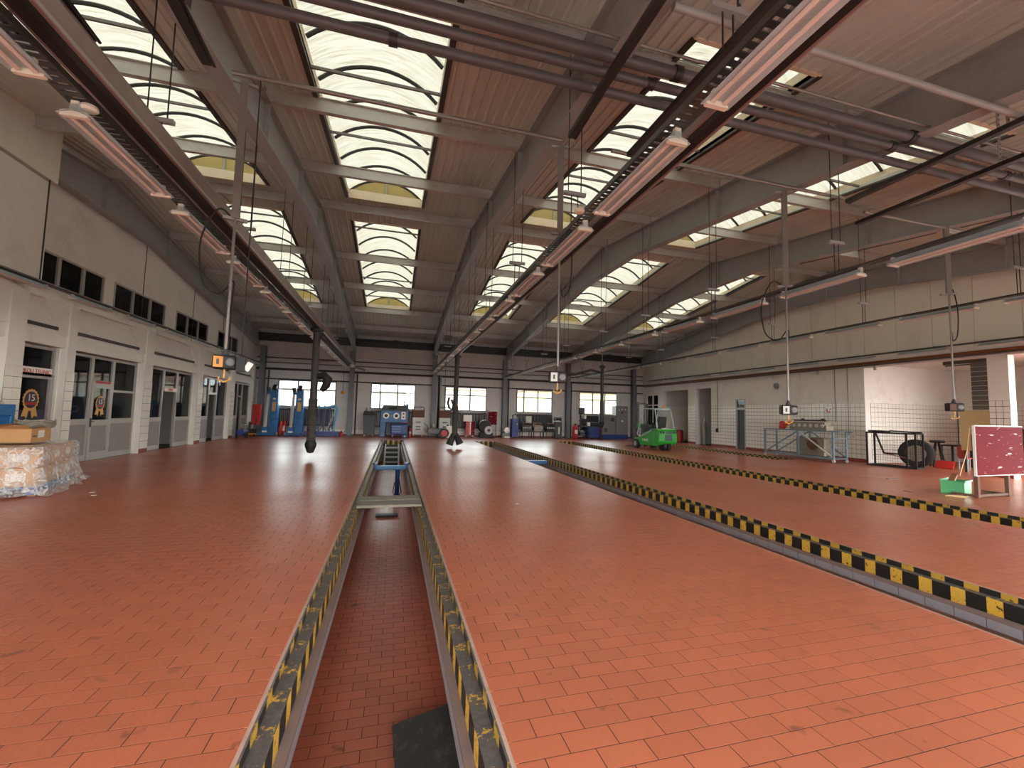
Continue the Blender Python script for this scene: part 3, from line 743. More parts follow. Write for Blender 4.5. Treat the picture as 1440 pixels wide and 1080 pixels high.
# right wall
RH = [(9.27, 13.05, 0, 3.85), (3.4, 8.77, 0, 3.85), (19.2, 19.9, 0, 2.75), (21.85, 23.25, 0, 3.5), (23.95, 26.7, 0, 3.5), (27.2, 28.7, 1.0, 3.3)]
mb = MB(); wall_cells(mb, lambda m, a, b, c, d: m.box(XR, XR+.3, a, b, c, d), YF, YB, 0, 6.2, RH)
mb.prism([(YF, 6.2), (YB, 6.2), (YB, ceil_z(YB)+.05), (RIDGE, ceil_z(RIDGE)+.05), (YF, ceil_z(YF)+.05)], 'x', XR, XR+.3)
wr_ = mb.build('wall_right', 'white_wall'); wr_['kind'] = 'structure'
y = YF+.02
while y < YB-.1:
    y1 = min(y+1.15, YB)
    zt = min(ceil_z(y), ceil_z(y1))
    box(XR-.03, XR, y+.01, y1-.01, 4.25, zt).build('wall_panel', 'panel_wall', wr_); y = y1
tmr = MB()
def tile_strip(mb, y0, y1, z0=.14, z1=2.42, st=.19):
    n = max(1, round((y1-y0)/st)); w = (y1-y0)/n; zz = z0
    rows = round((z1-z0)/st); h = (z1-z0)/rows
    for i in range(n):
        for j in range(rows): mb.box(XR-.012, XR, y0+i*w+.008, y0+(i+1)*w-.008, z0+j*h+.007, z0+(j+1)*h-.007)
for a, b in ((13.05, 19.2), (19.9, 21.85), (23.25, 23.95), (26.7, 27.2), (8.77, 9.27)):
    box(XR-.006, XR, a, b, .14, 2.42).build('grout_bed', 'wall_grout', wr_); tile_strip(tmr, a+.003, b-.003)
    box(XR-.025, XR, a, b, 0, .14).build('skirting', 'skirting', wr_)
tmr.build('tile_field', 'wall_tile', wr_)['kind'] = 'stuff'
# doorway in the right wall
d = thing('door_6', (XR, 19.2, 0), kind='structure')
MB().box(-.03, .1, 0, .06, 0, 2.75).box(-.03, .1, .64, .7, 0, 2.75).box(-.03, .1, .06, .64, 2.69, 2.75).box(-.03, .1, .06, .64, 2.15, 2.27).build('door_frame', 'alu', d)
box(.04, .05, .06, .64, 2.27, 2.69).build('pane', 'glass', d); box(.05, .09, .05, .6, 0, 2.15).build('door_leaf', 'charcoal', d)
# recess rooms behind the right wall
rr = thing('wall_recess', (0, 0, 0), kind='structure')
mb = MB(); mb.box(XR+.3, 24, 13.05, 13.25, 0, 4.2).box(23.9, 24.1, 9.0, 13.25, 0, 4.2).box(XR+.3, 24.1, 3.2, 13.25, 4.0, 4.2).box(XR+3.0, 24.1, 8.8, 9.0, 0, 4.0)  # last box: unseen partition, added to hold back daylight from the side opening
mb.build('recess_wall', 'white_wall', rr)
gt = MB()
for i in range(26):
    for j in range(12): gt.box(XR+.3+i*.2+.008, XR+.3+i*.2+.192, 13.038, 13.05, .14+j*.19+.007, .14+j*.19+.183)
    for j in range(12):
        if i < 20: gt.box(23.886, 23.9, 9.0+i*.2+.004, 9.0+i*.2+.196, .14+j*.19+.004, .14+j*.19+.186)
gt.build('tile_field', 'wall_tile', rr)['kind'] = 'stuff'
box(XR+.3, 23.9, 13.044, 13.05, .14, 2.42).build('grout_bed', 'wall_grout', rr); box(23.894, 23.9, 9, 13.05, .14, 2.42).build('grout_bed', 'wall_grout', rr)
mb = MB(); mb.box(21.6, 21.7, 21.6, 28.9, 0, 4.0).box(XR+.3, 21.7, 21.65, 21.75, 0, 4).box(XR+.3, 21.7, 23.5, 23.7, 0, 4).box(XR+.3, 21.7, 26.85, 27.0, 0, 4).box(XR+.3, 21.7, 28.8, 28.9, 0, 4).box(XR+.3, 21.7, 21.65, 28.9, 3.6, 3.75)
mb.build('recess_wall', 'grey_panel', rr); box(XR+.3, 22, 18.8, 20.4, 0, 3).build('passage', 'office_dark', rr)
gt = MB()
for i in range(16):
    for j in range(12): gt.box(21.586, 21.6, 23.75+i*.19+.004, 23.75+i*.19+.186, .14+j*.19+.004, .14+j*.19+.186)
for i in range(15):
    for j in range(12): gt.box(XR+.32+i*.19+.004, XR+.32+i*.19+.186, 26.836, 26.85, .14+j*.19+.004, .14+j*.19+.186)
gt.build('tile_field', 'wall_tile', rr)['kind'] = 'stuff'
w = thing('window_10', (XR, 27.2, 1.0), kind='structure')
MB().box(0, .1, 0, .06, 0, 2.3).box(0, .1, 1.44, 1.5, 0, 2.3).box(0, .1, .06, 1.44, 2.24, 2.3).box(0, .1, .06, 1.44, 0, .06).box(0, .1, .7, .76, .06, 2.24).box(0, .1, .06, 1.44, 1.5, 1.56).build('window_frame', 'white', w)
box(.05, .055, .06, 1.44, .06, 2.24).build('pane', 'glass', w)
# brown pipes and lintel edge on the right wall
for z, r, m, l in ((4.02, .05, 'rust_pipe', 'rust-brown pipe along the right wall above the tiles'), (3.93, .035, 'pipe', 'thin dark brown pipe under the rust-brown one on the right wall')):
    o = MB().cyl((XR-.1, 3.0, z), (XR-.1, YB-.3, z), r, 8).build('wall_pipe', m, None, smooth=True); tag(o, l, 'pipe')
# front wall with open gates (behind the photographer)
mb = MB(); wall_cells(mb, lambda m, a, b, c, d: m.box(a, b, YF-.3, YF, c, d), XL-.3, XR+.3, 0, 6.4,
    [(-7.2, -3.2, 0, 3.05), (-1.9, 1.9, 0, 3.05), (3.2, 6.9, 0, 3.05), (8.2, 11.9, 0, 3.05), (13.2, 17.2, 0, 3.05)])
mb.build('wall_front', 'panel_wall')['kind'] = 'structure'
# outdoors beyond the windows
g = MB().box(-60, 90, YB+.8, 120, -.4, -.3).box(24.3, 90, -60, YB+.8, -.4, -.3).box(-60, 24.3, -60, YF-.7, -.4, -.3).build('ground_outside', 'asphalt'); g['kind'] = 'structure'
def house(x0, x1, y0, y1, h, m, label, rm='roof_far'):
    t = thing('building', (x0, y0, 0), label, 'building'); w = x1-x0; dd = y1-y0
    box(0, w, 0, dd, -.3, h).build('wall', m, t)
    MB().prism([(-.4, h), (dd+.4, h), (dd/2, h+1.6)], 'x', -.3, w+.3).build('roof', rm, t)
    me = MB().box(0, 1.2, -.04, .0, 0, 1.4).mesh('window'); me.materials.append(M['light_grey'])
    k = 0
    while 1+k*2.6 < w-1.5: inst(me, 'window', (1+k*2.6, 0, 1.3), t); k += 1
house(-16, 1, 46, 54, 3.6, 'brick_far', 'pale low building beyond the windows by the blue lift posts', 'light_grey')
house(4, 12, 44, 52, 4.0, 'brick_far', 'cream building beyond the middle windows')
house(15, 34, 48, 58, 4.4, 'tan', 'yellowish building beyond the window by the switch cabinets')
house(30, 44, 9.5, 22, 3.4, 'cyan', 'turquoise building outside the side opening')

# ================================================================ lighting rails, lamps, pipes
def make_lamp():
    t = thing('fluorescent_lamp', (0, 0, 0))
    L = 1.5
    MB().prism([(-.035, .1), (.035, .1), (.035, .05), (.13, .005), (.125, -.003), (.03, .03), (-.03, .03), (-.125, -.003), (-.13, .005), (-.035, .05)], 'y', 0, L).build('reflector', 'lamp_body', t)
    for s in (-1, 1): MB().cyl((s*.055, .05, .008), (s*.055, L-.05, .008), .018, 8).build('tube', 'lamp_tube', t, smooth=True)
    for y in (.0, L-.04):
        MB().prism([(-.1, -.015), (.1, -.015), (.1, .03), (.03, .05), (.03, .13), (-.03, .13), (-.03, .05), (-.1, .03)], 'y', y, y+.04).build('end_holder', 'lamp_cap', t)
    return t
LAMP = make_lamp(); lamp_used = [False]
def place_lamp(x, y, z, label, group, sc=1.0, tilt=0):
    o = LAMP if not lamp_used[0] else copy_tree(LAMP); lamp_used[0] = True
    o.location = (x, y, z); o.scale = (sc, 1, sc); o.rotation_euler = (0, tilt, 0)
    tag(o, label, 'lamp', group); return o
def rail(x0, y0, y1, z, label, lamp_label, group, duct=False, ystart=1.0, pitch=1.95, sc=1.0, hang=True):
    r = thing('lighting_rail', (x0, y0, z), label, 'rail', 'lighting rails hung over the floor')
    L = y1-y0
    if duct:
        # perforated cable tray: two edges joined by short rungs
        for s in (-1, 1): box(min(s*.075, s*.095), max(s*.075, s*.095), 0, L, 0, .06).build('tray_edge', 'tray', r)
        mb = MB(); y = .05
        while y < L: mb.box(-.075, .075, y, y+.05, .0, .012); y += .085
        mb.build('tray_rungs', 'tray', r)['kind'] = 'stuff'
        d = MB().prism([(.16, .0), (.16, .20), (.20, .27), (.34, .27), (.38, .20), (.38, .0), (.35, .0), (.33, .03), (.21, .03), (.19, .0)], 'y', 0, L).build('extraction_duct', 'duct', r)
        MB().prism([(.19, -.004), (.27, .012), (.35, -.004), (.35, .02), (.19, .02)], 'y', 0, L).build('rubber_lip', 'black', d)
        box(.376, .392, 0, L, .0, .03).build('duct_edge', 'alu', d)
    else:
        box(-.045, .045, 0, L, 0, .05).build('tray_edge', 'dark_steel', r); box(-.10, -.055, 0, L, .0, .025).build('tray_edge', 'tray', r)
        MB().cyl((.07, 0, .03), (.07, L, .03), .016, 6).build('conduit', 'pipe_grey', r)
    if hang:
        for yp in PUR:
            if y0+.3 < yp < y1-.1:
                h = thing('hanger', (0, yp-y0+.2, 0)); h.parent = r
                zt = ceil_z(yp+.2)-z
                for s in (-1, 1): MB().cyl((s*.1+.05, 0, .62), (s*.1+.05, 0, zt), .008, 5).build('rod', 'dark_steel', h)
                MB().bar((-.17+.05, 0, .6), (.17+.05, 0, .6), .06, .05).build('cross_bar', 'steel', h)
                for s in (-1, 1): MB().cyl((s*.05+.05, 0, .03), (s*.05+.05, 0, .58), .008, 5).build('rod', 'dark_steel', h)
    n = 0
    while ystart+n*pitch+1.5 < y1: n += 1
    for i in range(n):
        y = ystart+i*pitch
        place_lamp(x0, y, z-.15 if duct else z-.13*sc, lamp_label+', %s from the window wall' % ORD[n-1-i], group, sc)
    return r
rail(-2.82, .3, 27.5, 4.28, 'extraction duct and cable tray over the office-side floor, holding the long grey hose', 'twin-tube lamp on the office-side extraction rail', 'lamps on the office-side extraction rail', True, .6)
rail(2.38, .3, 28.4, 4.25, 'extraction duct and cable tray between the first two pits', 'twin-tube lamp on the central extraction rail', 'lamps on the central extraction rail', True, 1.25)
rail(7.4, 1.0, 28.6, 4.18, 'slim dark lighting rail between the second and third pits', 'twin-tube lamp between second and third pits', 'lamps between the second and third pits', False, 1.3)
rail(12.35, 2.0, 28.6, 4.3, 'slim dark lighting rail between the third and fourth pits', 'twin-tube lamp between third and fourth pits', 'lamps between the third and fourth pits', False, 2.4, sc=.8)
rail(18.22, 3.0, 28.0, 4.28, 'lighting rail fixed along the panelled right wall', 'twin-tube lamp on the right wall rail', 'lamps on the right wall', False, 3.2, 2.3, .8, hang=False)
rail(-7.75, 2.0, 28.4, 4.28, 'lighting rail fixed along the office wall', 'twin-tube lamp on the office wall rail', 'lamps on the office wall', False, 8.3, 2.3, .8, hang=False)
# wall brackets for the two wall rails
for x, s, yy in ((18.22, 1, (6, 10.5, 14.8, 19.5, 24)), (-7.75, -1, (12.4, 17.3, 21.4, 25.3))):
    for y in yy:
        o = MB().bar((x, y, 4.33), (x+s*(.27 if s > 0 else .36), y, 4.33), .04).build('rail_bracket', 'dark_steel')
        tag(o, 'dark bracket holding the lighting rail to the '+('right wall' if s > 0 else 'office wall'), 'bracket', 'brackets on the '+('right wall' if s > 0 else 'office wall'))
# round smoke-detector like discs on the rails
for x, y, l in ((-2.74, 4.55, 'round cream junction disc on the office-side rail'), (2.2, 4.95, 'round cream junction disc on the central rail')):
    o = MB().lathe((0, 0, 0), [(.02, .03), (.06, .025), (.065, 0), (.05, -.02), (.02, -.025)], n=16).build('junction_disc', 'lamp_cap', None, smooth=True); o.location = (x, y, 4.23); tag(o, l, 'junction box')

def pipe(name, a, b, r, m, label, couplings=()):
    t = thing(name, a, label, 'pipe'); v = Vector(b)-Vector(a)
    MB().cyl((0, 0, 0), v, r, 12).build('tube', m, t, smooth=True)
    for c in couplings: p = v*c; d = v.normalized(); MB().cyl(p-d*.05, p+d*.05, r*1.25, 12).build('coupling', 'dark_steel', t, smooth=True)
    return t
PZ = 5.86
pipe('roof_pipe', (XL+.1, 4.86, PZ), (XR-.1, 4.86, PZ), .062, 'pipe', 'brown pipe under the girders, farthest from the gates', (.3, .62))
pipe('roof_pipe', (XL+.1, 4.60, PZ+.02), (XR-.1, 4.60, PZ+.02), .058, 'pipe', 'brown pipe under the girders, middle of three', (.42, .58, .68))
pipe('roof_pipe', (XL+.1, 4.42, PZ+.08), (XR-.1, 4.42, PZ+.08), .075, 'pipe', 'thick brown pipe under the girders, nearest the gates', (.43, .585, .7))
pipe('roof_pipe', (XL+.1, 4.22, PZ+.12), (XR-.1, 4.22, PZ+.12), .02, 'pipe_grey', 'thin grey pipe beside the thick brown roof pipe')
pipe('conduit', (-2.3, 6.35, 6.13), (2.5, 6.35, 6.13), .032, 'pipe_grey', 'thin grey conduit under the girders over the pit with the stairs')
pipe('conduit', (3.4, 6.35, 6.13), (8.6, 6.35, 6.13), .032, 'pipe_grey', 'thin grey conduit under the girders over the tile-edged pit')
pipe('conduit', (9.3, 6.45, 6.0), (13.2, 6.45, 6.0), .03, 'pipe_grey', 'thin grey conduit under the girders over the pit by the forklift')
# overhead door tracks and the perforated struts that hang them
pipe('roof_channel', (2.55, 3.5, 5.75), (8.2, 3.5, 5.75), .04, 'steel', 'grey cross channel holding the overhead gate tracks')
def track(x, y0, y1, z, label, ys):
    t = thing('gate_track', (x, y0, z), label, 'track', 'overhead gate tracks'); L = y1-y0
    MB().prism([(-.05, 0), (.05, 0), (.05, .07), (.03, .07), (.03, .02), (-.03, .02), (-.03, .07), (-.05, .07)], 'y', 0, L).build('channel', 'dark_steel', t)
    for y in ys:
        top = ceil_z(y)-.25-z
        h = box(-.03, .03, y-y0-.006, y-y0+.006, .05, top).build('perforated_strut', 'steel', t)
        mb = MB(); k = .12
        while k < top: mb.box(-.012, .012, y-y0-.009, y-y0+.009, k, k+.03); k += .08
        mb.build('strut_holes', 'frame_dark', h)['kind'] = 'stuff'
    MB().cyl((.07, L-.8, .06), (.07, L+.02, .02), .018, 8).build('spring_bar', 'dark_steel', t)
    return t
track(3.36, -1.8, 5.7, 5.62, 'dark overhead gate track over the tile-edged pit', (.6, 3.5))
track(2.32, -1.8, 5.55, 5.62, 'dark overhead gate track under the central girder', (.6, 3.5))
track(7.88, -1.8, 5.75, 5.62, 'dark overhead gate track next to the third girder', (.6, 3.6))
track(8.95, -1.8, 6.35, 5.62, 'dark overhead gate track over the pit by the forklift', (.6, 4.2))
track(-2.3, -1.8, 5.6, 5.62, 'dark overhead gate track beside the office-side girder', (.6, 3.5))
track(-3.42, -1.8, 5.6, 5.62, 'dark overhead gate track below the skylight beside the offices', (.6, 3.5))

# ---------------------------------------------------------------- power reels on poles
def reel(x, y, zb, ztop, label, face, thick_to, loop=0, rz=0):
    t = thing('power_reel', (x, y, zb), label, 'power reel', None, rz)
    H = ztop-zb
    box(-.045, .045, -.03, .03, thick_to-zb, H).build('square_pole', 'pipe_grey', t)
    MB().bar((-.16, 0, H-.02), (.16, 0, H-.02), .05, .03).build('top_bracket', 'steel', t)
    MB().bar((-.14, .02, thick_to-zb), (.14, .02, thick_to-zb), .05, .04).build('lower_bracket', 'steel', t)
    MB().cyl((0, 0, .26), (0, 0, thick_to-zb), .018, 8).build('thin_pole', 'pipe_grey', t, smooth=True)
    bx = box(-.135, .135, -.09, .09, 0, .18).build('reel_box', 'black', t, bevel=.025)
    box(-.12, -.015, -.098, -.09, .02, .16).build('socket_plate', face, bx)
    box(-.085, -.055, -.102, -.098, .055, .125).build('socket', 'charcoal', bx)
    MB().lathe((.065, -.09, .09), [(.05, 0), (.05, -.012), (.035, -.018), (.02, -.022)], 'y', 16).build('gauge', 'grey', bx, smooth=True)
    MB().cyl((0, 0, .18), (0, 0, .27), .05, 10, .02).build('neck', 'charcoal', t)
    MB().cyl((0, 0, -.12), (0, 0, 0), .012, 6).tube([(-.05, 0, -.1), (-.06, 0, -.14), (0, 0, -.17), (.06, 0, -.14), (.07, 0, -.1)], .012, 6).build('air_outlet', 'gold', t)
    zl = thick_to-zb
    pts = [(.02, .03, zl-.05), (.16*loop, .03, zl+.1), (.3*loop, .03, zl-.35), (.26*loop, .03, zl-.9), (.1*loop, .03, zl-1.05), (.03, .03, zl-.85), (.025, .03, zl-1.2), (.028, .03, .7), (.02, .03, .28)]
    out = spline(pts, 7)
    MB().tube(out, .011, 6).build('cable', 'black', t, smooth=True)
    return t
reel(-2.18, 6.45, 2.1, 6.1, 'black power reel with an orange socket plate, hanging in front of the offices', 'orange', 4.15, -1.2, .25)
reel(2.52, 6.45, 2.12, 6.1, 'black power reel hanging in line with the tile-edged pit', 'light_grey', 4.6, .7, -.2)
reel(7.2, 6.45, 1.72, 6.1, 'black power reel hanging in front of the blue steel engine cart', 'light_grey', 4.2, -1.4, -.5)
reel(11.75, 6.45, 1.9, 6.05, 'dark power reel hanging beside the dark red board', 'rust', 4.5, .5, -.6)
# second outlet box of the first reel
o = thing('outlet_box', (-1.96, 6.36, 2.15), 'tilted black outlet box with a white flap beside the orange reel', 'outlet box', None, .2)
box(-.05, .05, -.05, .05, -.08, .1).build('case', 'black', o); f = box(-.03, .04, -.01, .0, -.07, .05).build('flap', 'white', o); f.location = (.085, -.03, 0); f.rotation_euler = (0, .5, 0)
MB().cyl((0, 0, .12), (0, 0, 3.95), .008, 6).build('cord', 'black', o)

# ---------------------------------------------------------------- exhaust hoses
def exhaust_hose(x, y, ztop, zbot, r, label, nozzle):
    t = thing('exhaust_hose', (x, y, zbot), label, 'exhaust hose'); H = ztop-zbot
    MB().cyl((0, 0, H*.42), (0, 0, H), r*.8, 16).build('upper_tube', 'hose', t, smooth=True)
    pr = []; z = H*.1; k = 0
    while z < H*.44: pr.append((r*(1.05 if k % 2 else .95), z)); z += .035; k += 1
    MB().lathe((0, 0, 0), pr, 'z', 18).build('corrugated_sleeve', 'hose', t, smooth=True)
    if nozzle == 'cone': MB().lathe((0, 0, 0), [(r*.25, 0), (r*.7, .02), (r*1.25, .22), (r*1.3, .3), (r, H*.1)], 'z', 18).build('nozzle', 'black', t, smooth=True)
    else:
        for s in (-1, 1): MB().cyl((s*.05, 0, H*.1+.05), (s*.24, -.1, -.02 if s < 0 else .0), r*.8, 14, r*1.3).build('nozzle', 'black', t, smooth=True)
    MB().lathe((0, 0, H-.05), [(r*.6, 0), (r*1.5, .02), (r*1.5, .1), (r*.8, .2), (r*.5, .22)], 'z', 14).build('trolley', 'dark_steel', t, smooth=True)
    return t
h = exhaust_hose(-2.56, 15.3, 4.2, .18, .14, 'grey exhaust extraction hose hanging over the office-side floor', 'cone')
MB().tube([(.12, -.05, 2.5), (.3, -.1, 2.55), (.42, -.12, 2.42), (.38, -.1, 2.2), (.25, -.05, 2.05)], [.1, .13, .15, .13, .08], 10).build('side_funnel', 'black', h, smooth=True)
h = exhaust_hose(2.72, 19.6, 4.15, .2, .13, 'black exhaust hose with a twin nozzle hanging from the central rail', 'twin')
MB().tube([(-.3, 0, 2.1), (-.36, 0, 1.85), (-.28, 0, 1.6), (-.16, 0, 1.55), (-.1, 0, 1.75), (-.2, 0, 2.0)], .05, 8).build('grip_ring', 'black', h, smooth=True)
MB().cyl((-.5, .1, 1.9), (-.5, .1, 4.0), .012, 6).build('chain', 'dark_steel', h)
h = exhaust_hose(11.2, 21.8, 4.35, 1.0, .12, 'dark exhaust hose hanging from a ceiling arm near the switch cabinets', 'cone')
MB().tube([(0, 0, 3.05), (-.6, .2, 3.2), (-1.4, .5, 2.95), (-2.0, .7, 2.9)], .07, 8).build('support_arm', 'hose', h, smooth=True)
MB().cyl((0, 0, 3.35), (0, 0, 6.4), .03, 8).build('ceiling_pole', 'pipe_grey', h)
# hook of the chain hoist
t = thing('hoist_hook', (-2.95, 27.2, 2.4), 'yellow hoist hook on a thin chain near the blue frame', 'hook')
MB().cyl((0, 0, .32), (0, 0, 3.2), .012, 6).build('chain', 'dark_steel', t); MB().lathe((0, 0, .2), [(.03, -.05), (.12, 0), (.13, .06), (.1, .12), (.03, .15)], 'z', 14).build('pulley_block', 'orange', t, smooth=True)
MB().tube([(0, 0, .15), (0, 0, .08), (.06, 0, .02), (.05, 0, -.06), (-.02, 0, -.08), (-.06, 0, -.03)], .02, 8).build('hook', 'gold', t, smooth=True)
t = thing('hoist_trolley', (-2.45, 26.6, 4.1), 'grey hoist trolley at the far end of the office-side rail', 'hoist')
MB().lathe((0, 0, 0), [(.05, 0), (.16, .02), (.16, .16), (.08, .2), (.05, .34)], 'z', 14).build('motor', 'light_grey', t, smooth=True); MB().cyl((.1, 0, .05), (.7, .2, -.1), .06, 10).build('arm', 'grey', t, smooth=True)
MB().cyl((0, 0, .34), (0, 0, 1.3), .03, 8).build('stem', 'pipe_grey', t)

# ================================================================ things standing in the hall
def caster(parent, x, y, r=.06, m='light_grey'):
    MB().cyl((x-.02, y, r), (x+.02, y, r), r, 12).box(x-.03, x+.03, y-.02, y+.02, r*1.4, r*2.2).build('caster', m, parent, smooth=False)

# --- contents of the long pit
t = thing('pit_jack', (0, 14.1, 0), 'blue steel pit jack beam spanning the long pit', 'pit jack')
box(-.45, .45, -.09, .09, -.22, -.1).build('beam', 'blue', t, bevel=.01)
for s in (-1, 1):
    box(min(s*.42, s*.5), max(s*.42, s*.5), -.14, .3, -.20, -.02).build('rail_bracket', 'deep_blue', t)
    MB().cyl((s*.5, .0, -.035), (s*.56, .0, -.035), .024, 10).build('roller', 'dark_steel', t)
MB().cyl((.2, 0, -1.0), (.2, 0, -.22), .07, 14).build('cylinder', 'deep_blue', t, smooth=True); MB().cyl((.2, 0, -1.14), (.2, 0, -1.0), .11, 14).build('foot', 'dark_steel', t, smooth=True)
MB().tube([(.25, -.1, -.5), (.33, -.12, -.9), (.2, -.16, -1.08), (.08, -.12, -.9), (.12, -.1, -.6)], .015, 6).build('hydraulic_line', 'black', t)
t = thing('pit_stairs', (0, 21.9, -1.15), 'grey steel stairs with side rails at the window end of the long pit', 'stairs')
for k in range(5): box(-.3, .3, k*.5, k*.5+.42, k*.19, k*.19+.05).build('tread', 'light_grey', t); 
for k in range(5): box(-.3, .3, k*.5+.40, k*.5+.42, k*.19+.05, k*.19+.19).build('riser', 'dark_steel', t)
for s in (-1, 1): MB().bar((s*.34, -.15, .06), (s*.34, 2.55, .92), .07, .14).build('stringer', 'light_grey', t)
o = box(-.3, .28, -.06, .06, 0, .03).build('loose_board', 'paper'); o.location = (.02, 24.3, .03); o.rotation_euler = (0, .0, .06)
o.location = (.02, 24.1, -.338); tag(o, 'pale board lying on the top step of the pit stairs', 'board')
for k, (y, m) in enumerate(((7.95, 'plank'), (8.42, 'plank'))):
    o = box(-.53, .56, -.2, .2, 0, .045).build('cover_plank', m, None, bevel=.008); o.location = (-.01, y+.06, -.058); o.rotation_euler = (0, 0, .012 if k else -.01)
    tag(o, 'grey plank across the long pit, the one with the white scuff' if not k else 'grey plank across the long pit, the one nearer the blue jack', 'plank')
o = MB().prism([(-.3, -.6), (.3, -.6), (.29, .36), (-.28, .34)], 'z', 0, .03).build('board', 'mat', None, bevel=.006)
o.location = (.40, 3.45, -.95); o.rotation_euler = (.10, -.16, .06); tag(o, 'black board lying tilted in the long pit', 'board')
o = MB().box(-.28, .28, -.12, .12, 0, .06).build('drain_tray', 'charcoal', None, bevel=.01); o.location = (-.06, 11.9, -1.15); tag(o, 'small dark tray on the floor of the long pit', 'tray')
o = MB().box(-.46, .46, -.1, .1, 0, .12).build('blue_stop', 'blue'); o.location = (5.14, 15.3, -.21); tag(o, 'blue beam set across the tile-edged pit', 'beam')
o.parent = None

# --- wrapped pallet by the offices
px, py = -6.68, 10.15
p = thing('pallet', (px, py, 0), 'blue wooden pallet under the film-wrapped cartons', 'pallet', None, .3)
for x in (-.5, 0, .5): box(x-.07, x+.07, -1.0, 1.0, .02, .12).build('bearer', 'deep_blue', p)
for y in (-.9, -.45, 0, .45, .9): box(-.57, .57, y-.08, y+.08, .12, .145).build('deck_board', 'blue', p)
for x in (-.5, 0, .5): box(x-.05, x+.05, -1.0, 1.0, 0, .02).build('foot_board', 'wood', p)
rot = Matrix.Rotation(.3, 4, 'Z')
k = 0
pos_words = ['end by the blue cabinet', 'middle', 'end facing the glazed door']
for lv in range(2):
    for ix in range(2):
        for iy in range(3):
            c = thing('carton', Vector((px, py, 0))+rot @ Vector((-.27+ix*.54, -.62+iy*.62, .145+lv*.33)), 'brown carton under the film, %s layer, %s, %s' % (('lower', 'upper')[lv], ('wall side', 'aisle side')[ix], pos_words[iy]), 'carton', 'wrapped cartons on the pallet', .3+random.uniform(-.02, .02))
            box(-.255, .255, -.29, .29, .003, .32).build('carton_body', 'cardboard', c, bevel=.012)
            if ix: box(.255, .258, -.13, .13, .1, .23).build('paper_label', 'paper', c)
            if iy == 0: box(-.12, .12, -.293, -.29, .1, .24).build('paper_label', 'paper', c)
            box(-.258, .258, -.03, .03, .32, .323).build('tape', 'paper', c)
def film():
    mb = MB(); n = 56; rows = [(.03, .24), (.10, .15), (.25, .08), (.45, .045), (.65, .03), (.76, .03), (.83, .0), (.84, -.2)]
    ring = []
    for z, ex in rows:
        r = []
        for i in range(n):
            t = 2*PI*i/n; cx, cy = math.cos(t), math.sin(t)
            sx, sy = .57+ex, .97+ex
            k = min(sx/max(1e-6, abs(cx)), sy/max(1e-6, abs(cy)))
            w = .035*math.sin(7*t+z*9)+.03*math.sin(17*t+z*4)+random.uniform(-.02, .02)
            k *= 1+(w if z < .8 else w*.3)*(1.6 if z < .3 else .55)
            r.append((cx*k, cy*k, max(.012, z+(random.uniform(-.03, .03) if z < .7 else 0))))
        ring.append(r)
    vs = [p for r in ring for p in r]
    fs = [(a*n+i, a*n+(i+1) % n, (a+1)*n+(i+1) % n, (a+1)*n+i) for a in range(len(rows)-1) for i in range(n)]
    o = mb.add(vs, fs).build('stretch_film', 'film', None, smooth=True); o.location = (px, py, 0); o.rotation_euler = (0, 0, .3)
    tag(o, 'crumpled clear stretch film around the cartons on the pallet', 'plastic film')
film()
c = thing('open_carton', (-6.85, 10.5, .845), 'open brown carton on top of the wrapped pallet', 'carton', None, .2)
MB().box(-.25, .25, -.36, -.34, 0, .26).box(-.25, .25, .34, .36, 0, .26).box(-.25, -.23, -.34, .34, 0, .26).box(.23, .25, -.34, .34, 0, .26).box(-.23, .23, -.34, .34, 0, .02).build('carton_body', 'cardboard', c)
for s in (-1, 1): f = MB().box(-.25, .25, 0, .17, 0, .008).build('flap', 'cardboard', c); f.location = (0, s*.36, .26); f.rotation_euler = (s*.5 if s > 0 else -.4+PI, 0, 0)
box(.25, .254, -.12, .1, .08, .22).build('paper_label', 'paper', c); box(.25, .254, -.3, -.18, .1, .13).build('print_mark', 'charcoal', c)
mb = MB()
pts = []
for k in range(150):
    a = k*.5; r = .2+.05*math.sin(k*.7); pts.append((r*math.cos(a)*1.1, r*math.sin(a)*1.2, .05+.04*math.sin(k*1.3)+.09*(k/150)))
o = MB().tube(pts, .012, 5).build('rope_coil', 'rope', None, smooth=True); o.location = (-6.8, 10.7, 1.09); tag(o, 'tangled grey rope coil on the open carton', 'rope')
o = MB().tube([(0, 0, 0), (.3, -.7, .03), (.5, -1.5, .0)], .02, 6).build('long_stick', 'wood', None); o.location = (-7.05, 10.75, 1.16); tag(o, 'long stick laid across the open carton', 'stick')
# blue tall cabinet with dome at the frame edge
t = thing('blue_heater', (-7.9, 10.95, 0), 'tall blue steel heater with a conical hood beside the technical office door', 'heater')
MB().box(-.33, .33, -.4, .4, 0, 1.06).box(-.33, .33, -.4, .4, 1.32, 1.55).box(-.33, -.27, -.4, .4, 1.06, 1.32).box(-.27, .33, .3, .4, 1.06, 1.32).build('body', 'blue', t, bevel=.012)
box(-.29, .1, -.3, .28, 1.06, 1.31).build('firebox', 'dark_red', t); MB().lathe((0, 0, 1.55), [(.34, 0), (.34, .03), (.12, .2), (.1, .22)], 'z', 20).build('hood', 'light_grey', t, smooth=True)
MB().cyl((0, 0, 1.75), (0, 0, 1.9), .05, 10).box(-.1, .1, -.02, .02, 1.88, 1.93).build('valve', 'black', t); box(.33, .345, -.3, .3, .15, .95).build('door', 'deep_blue', t)

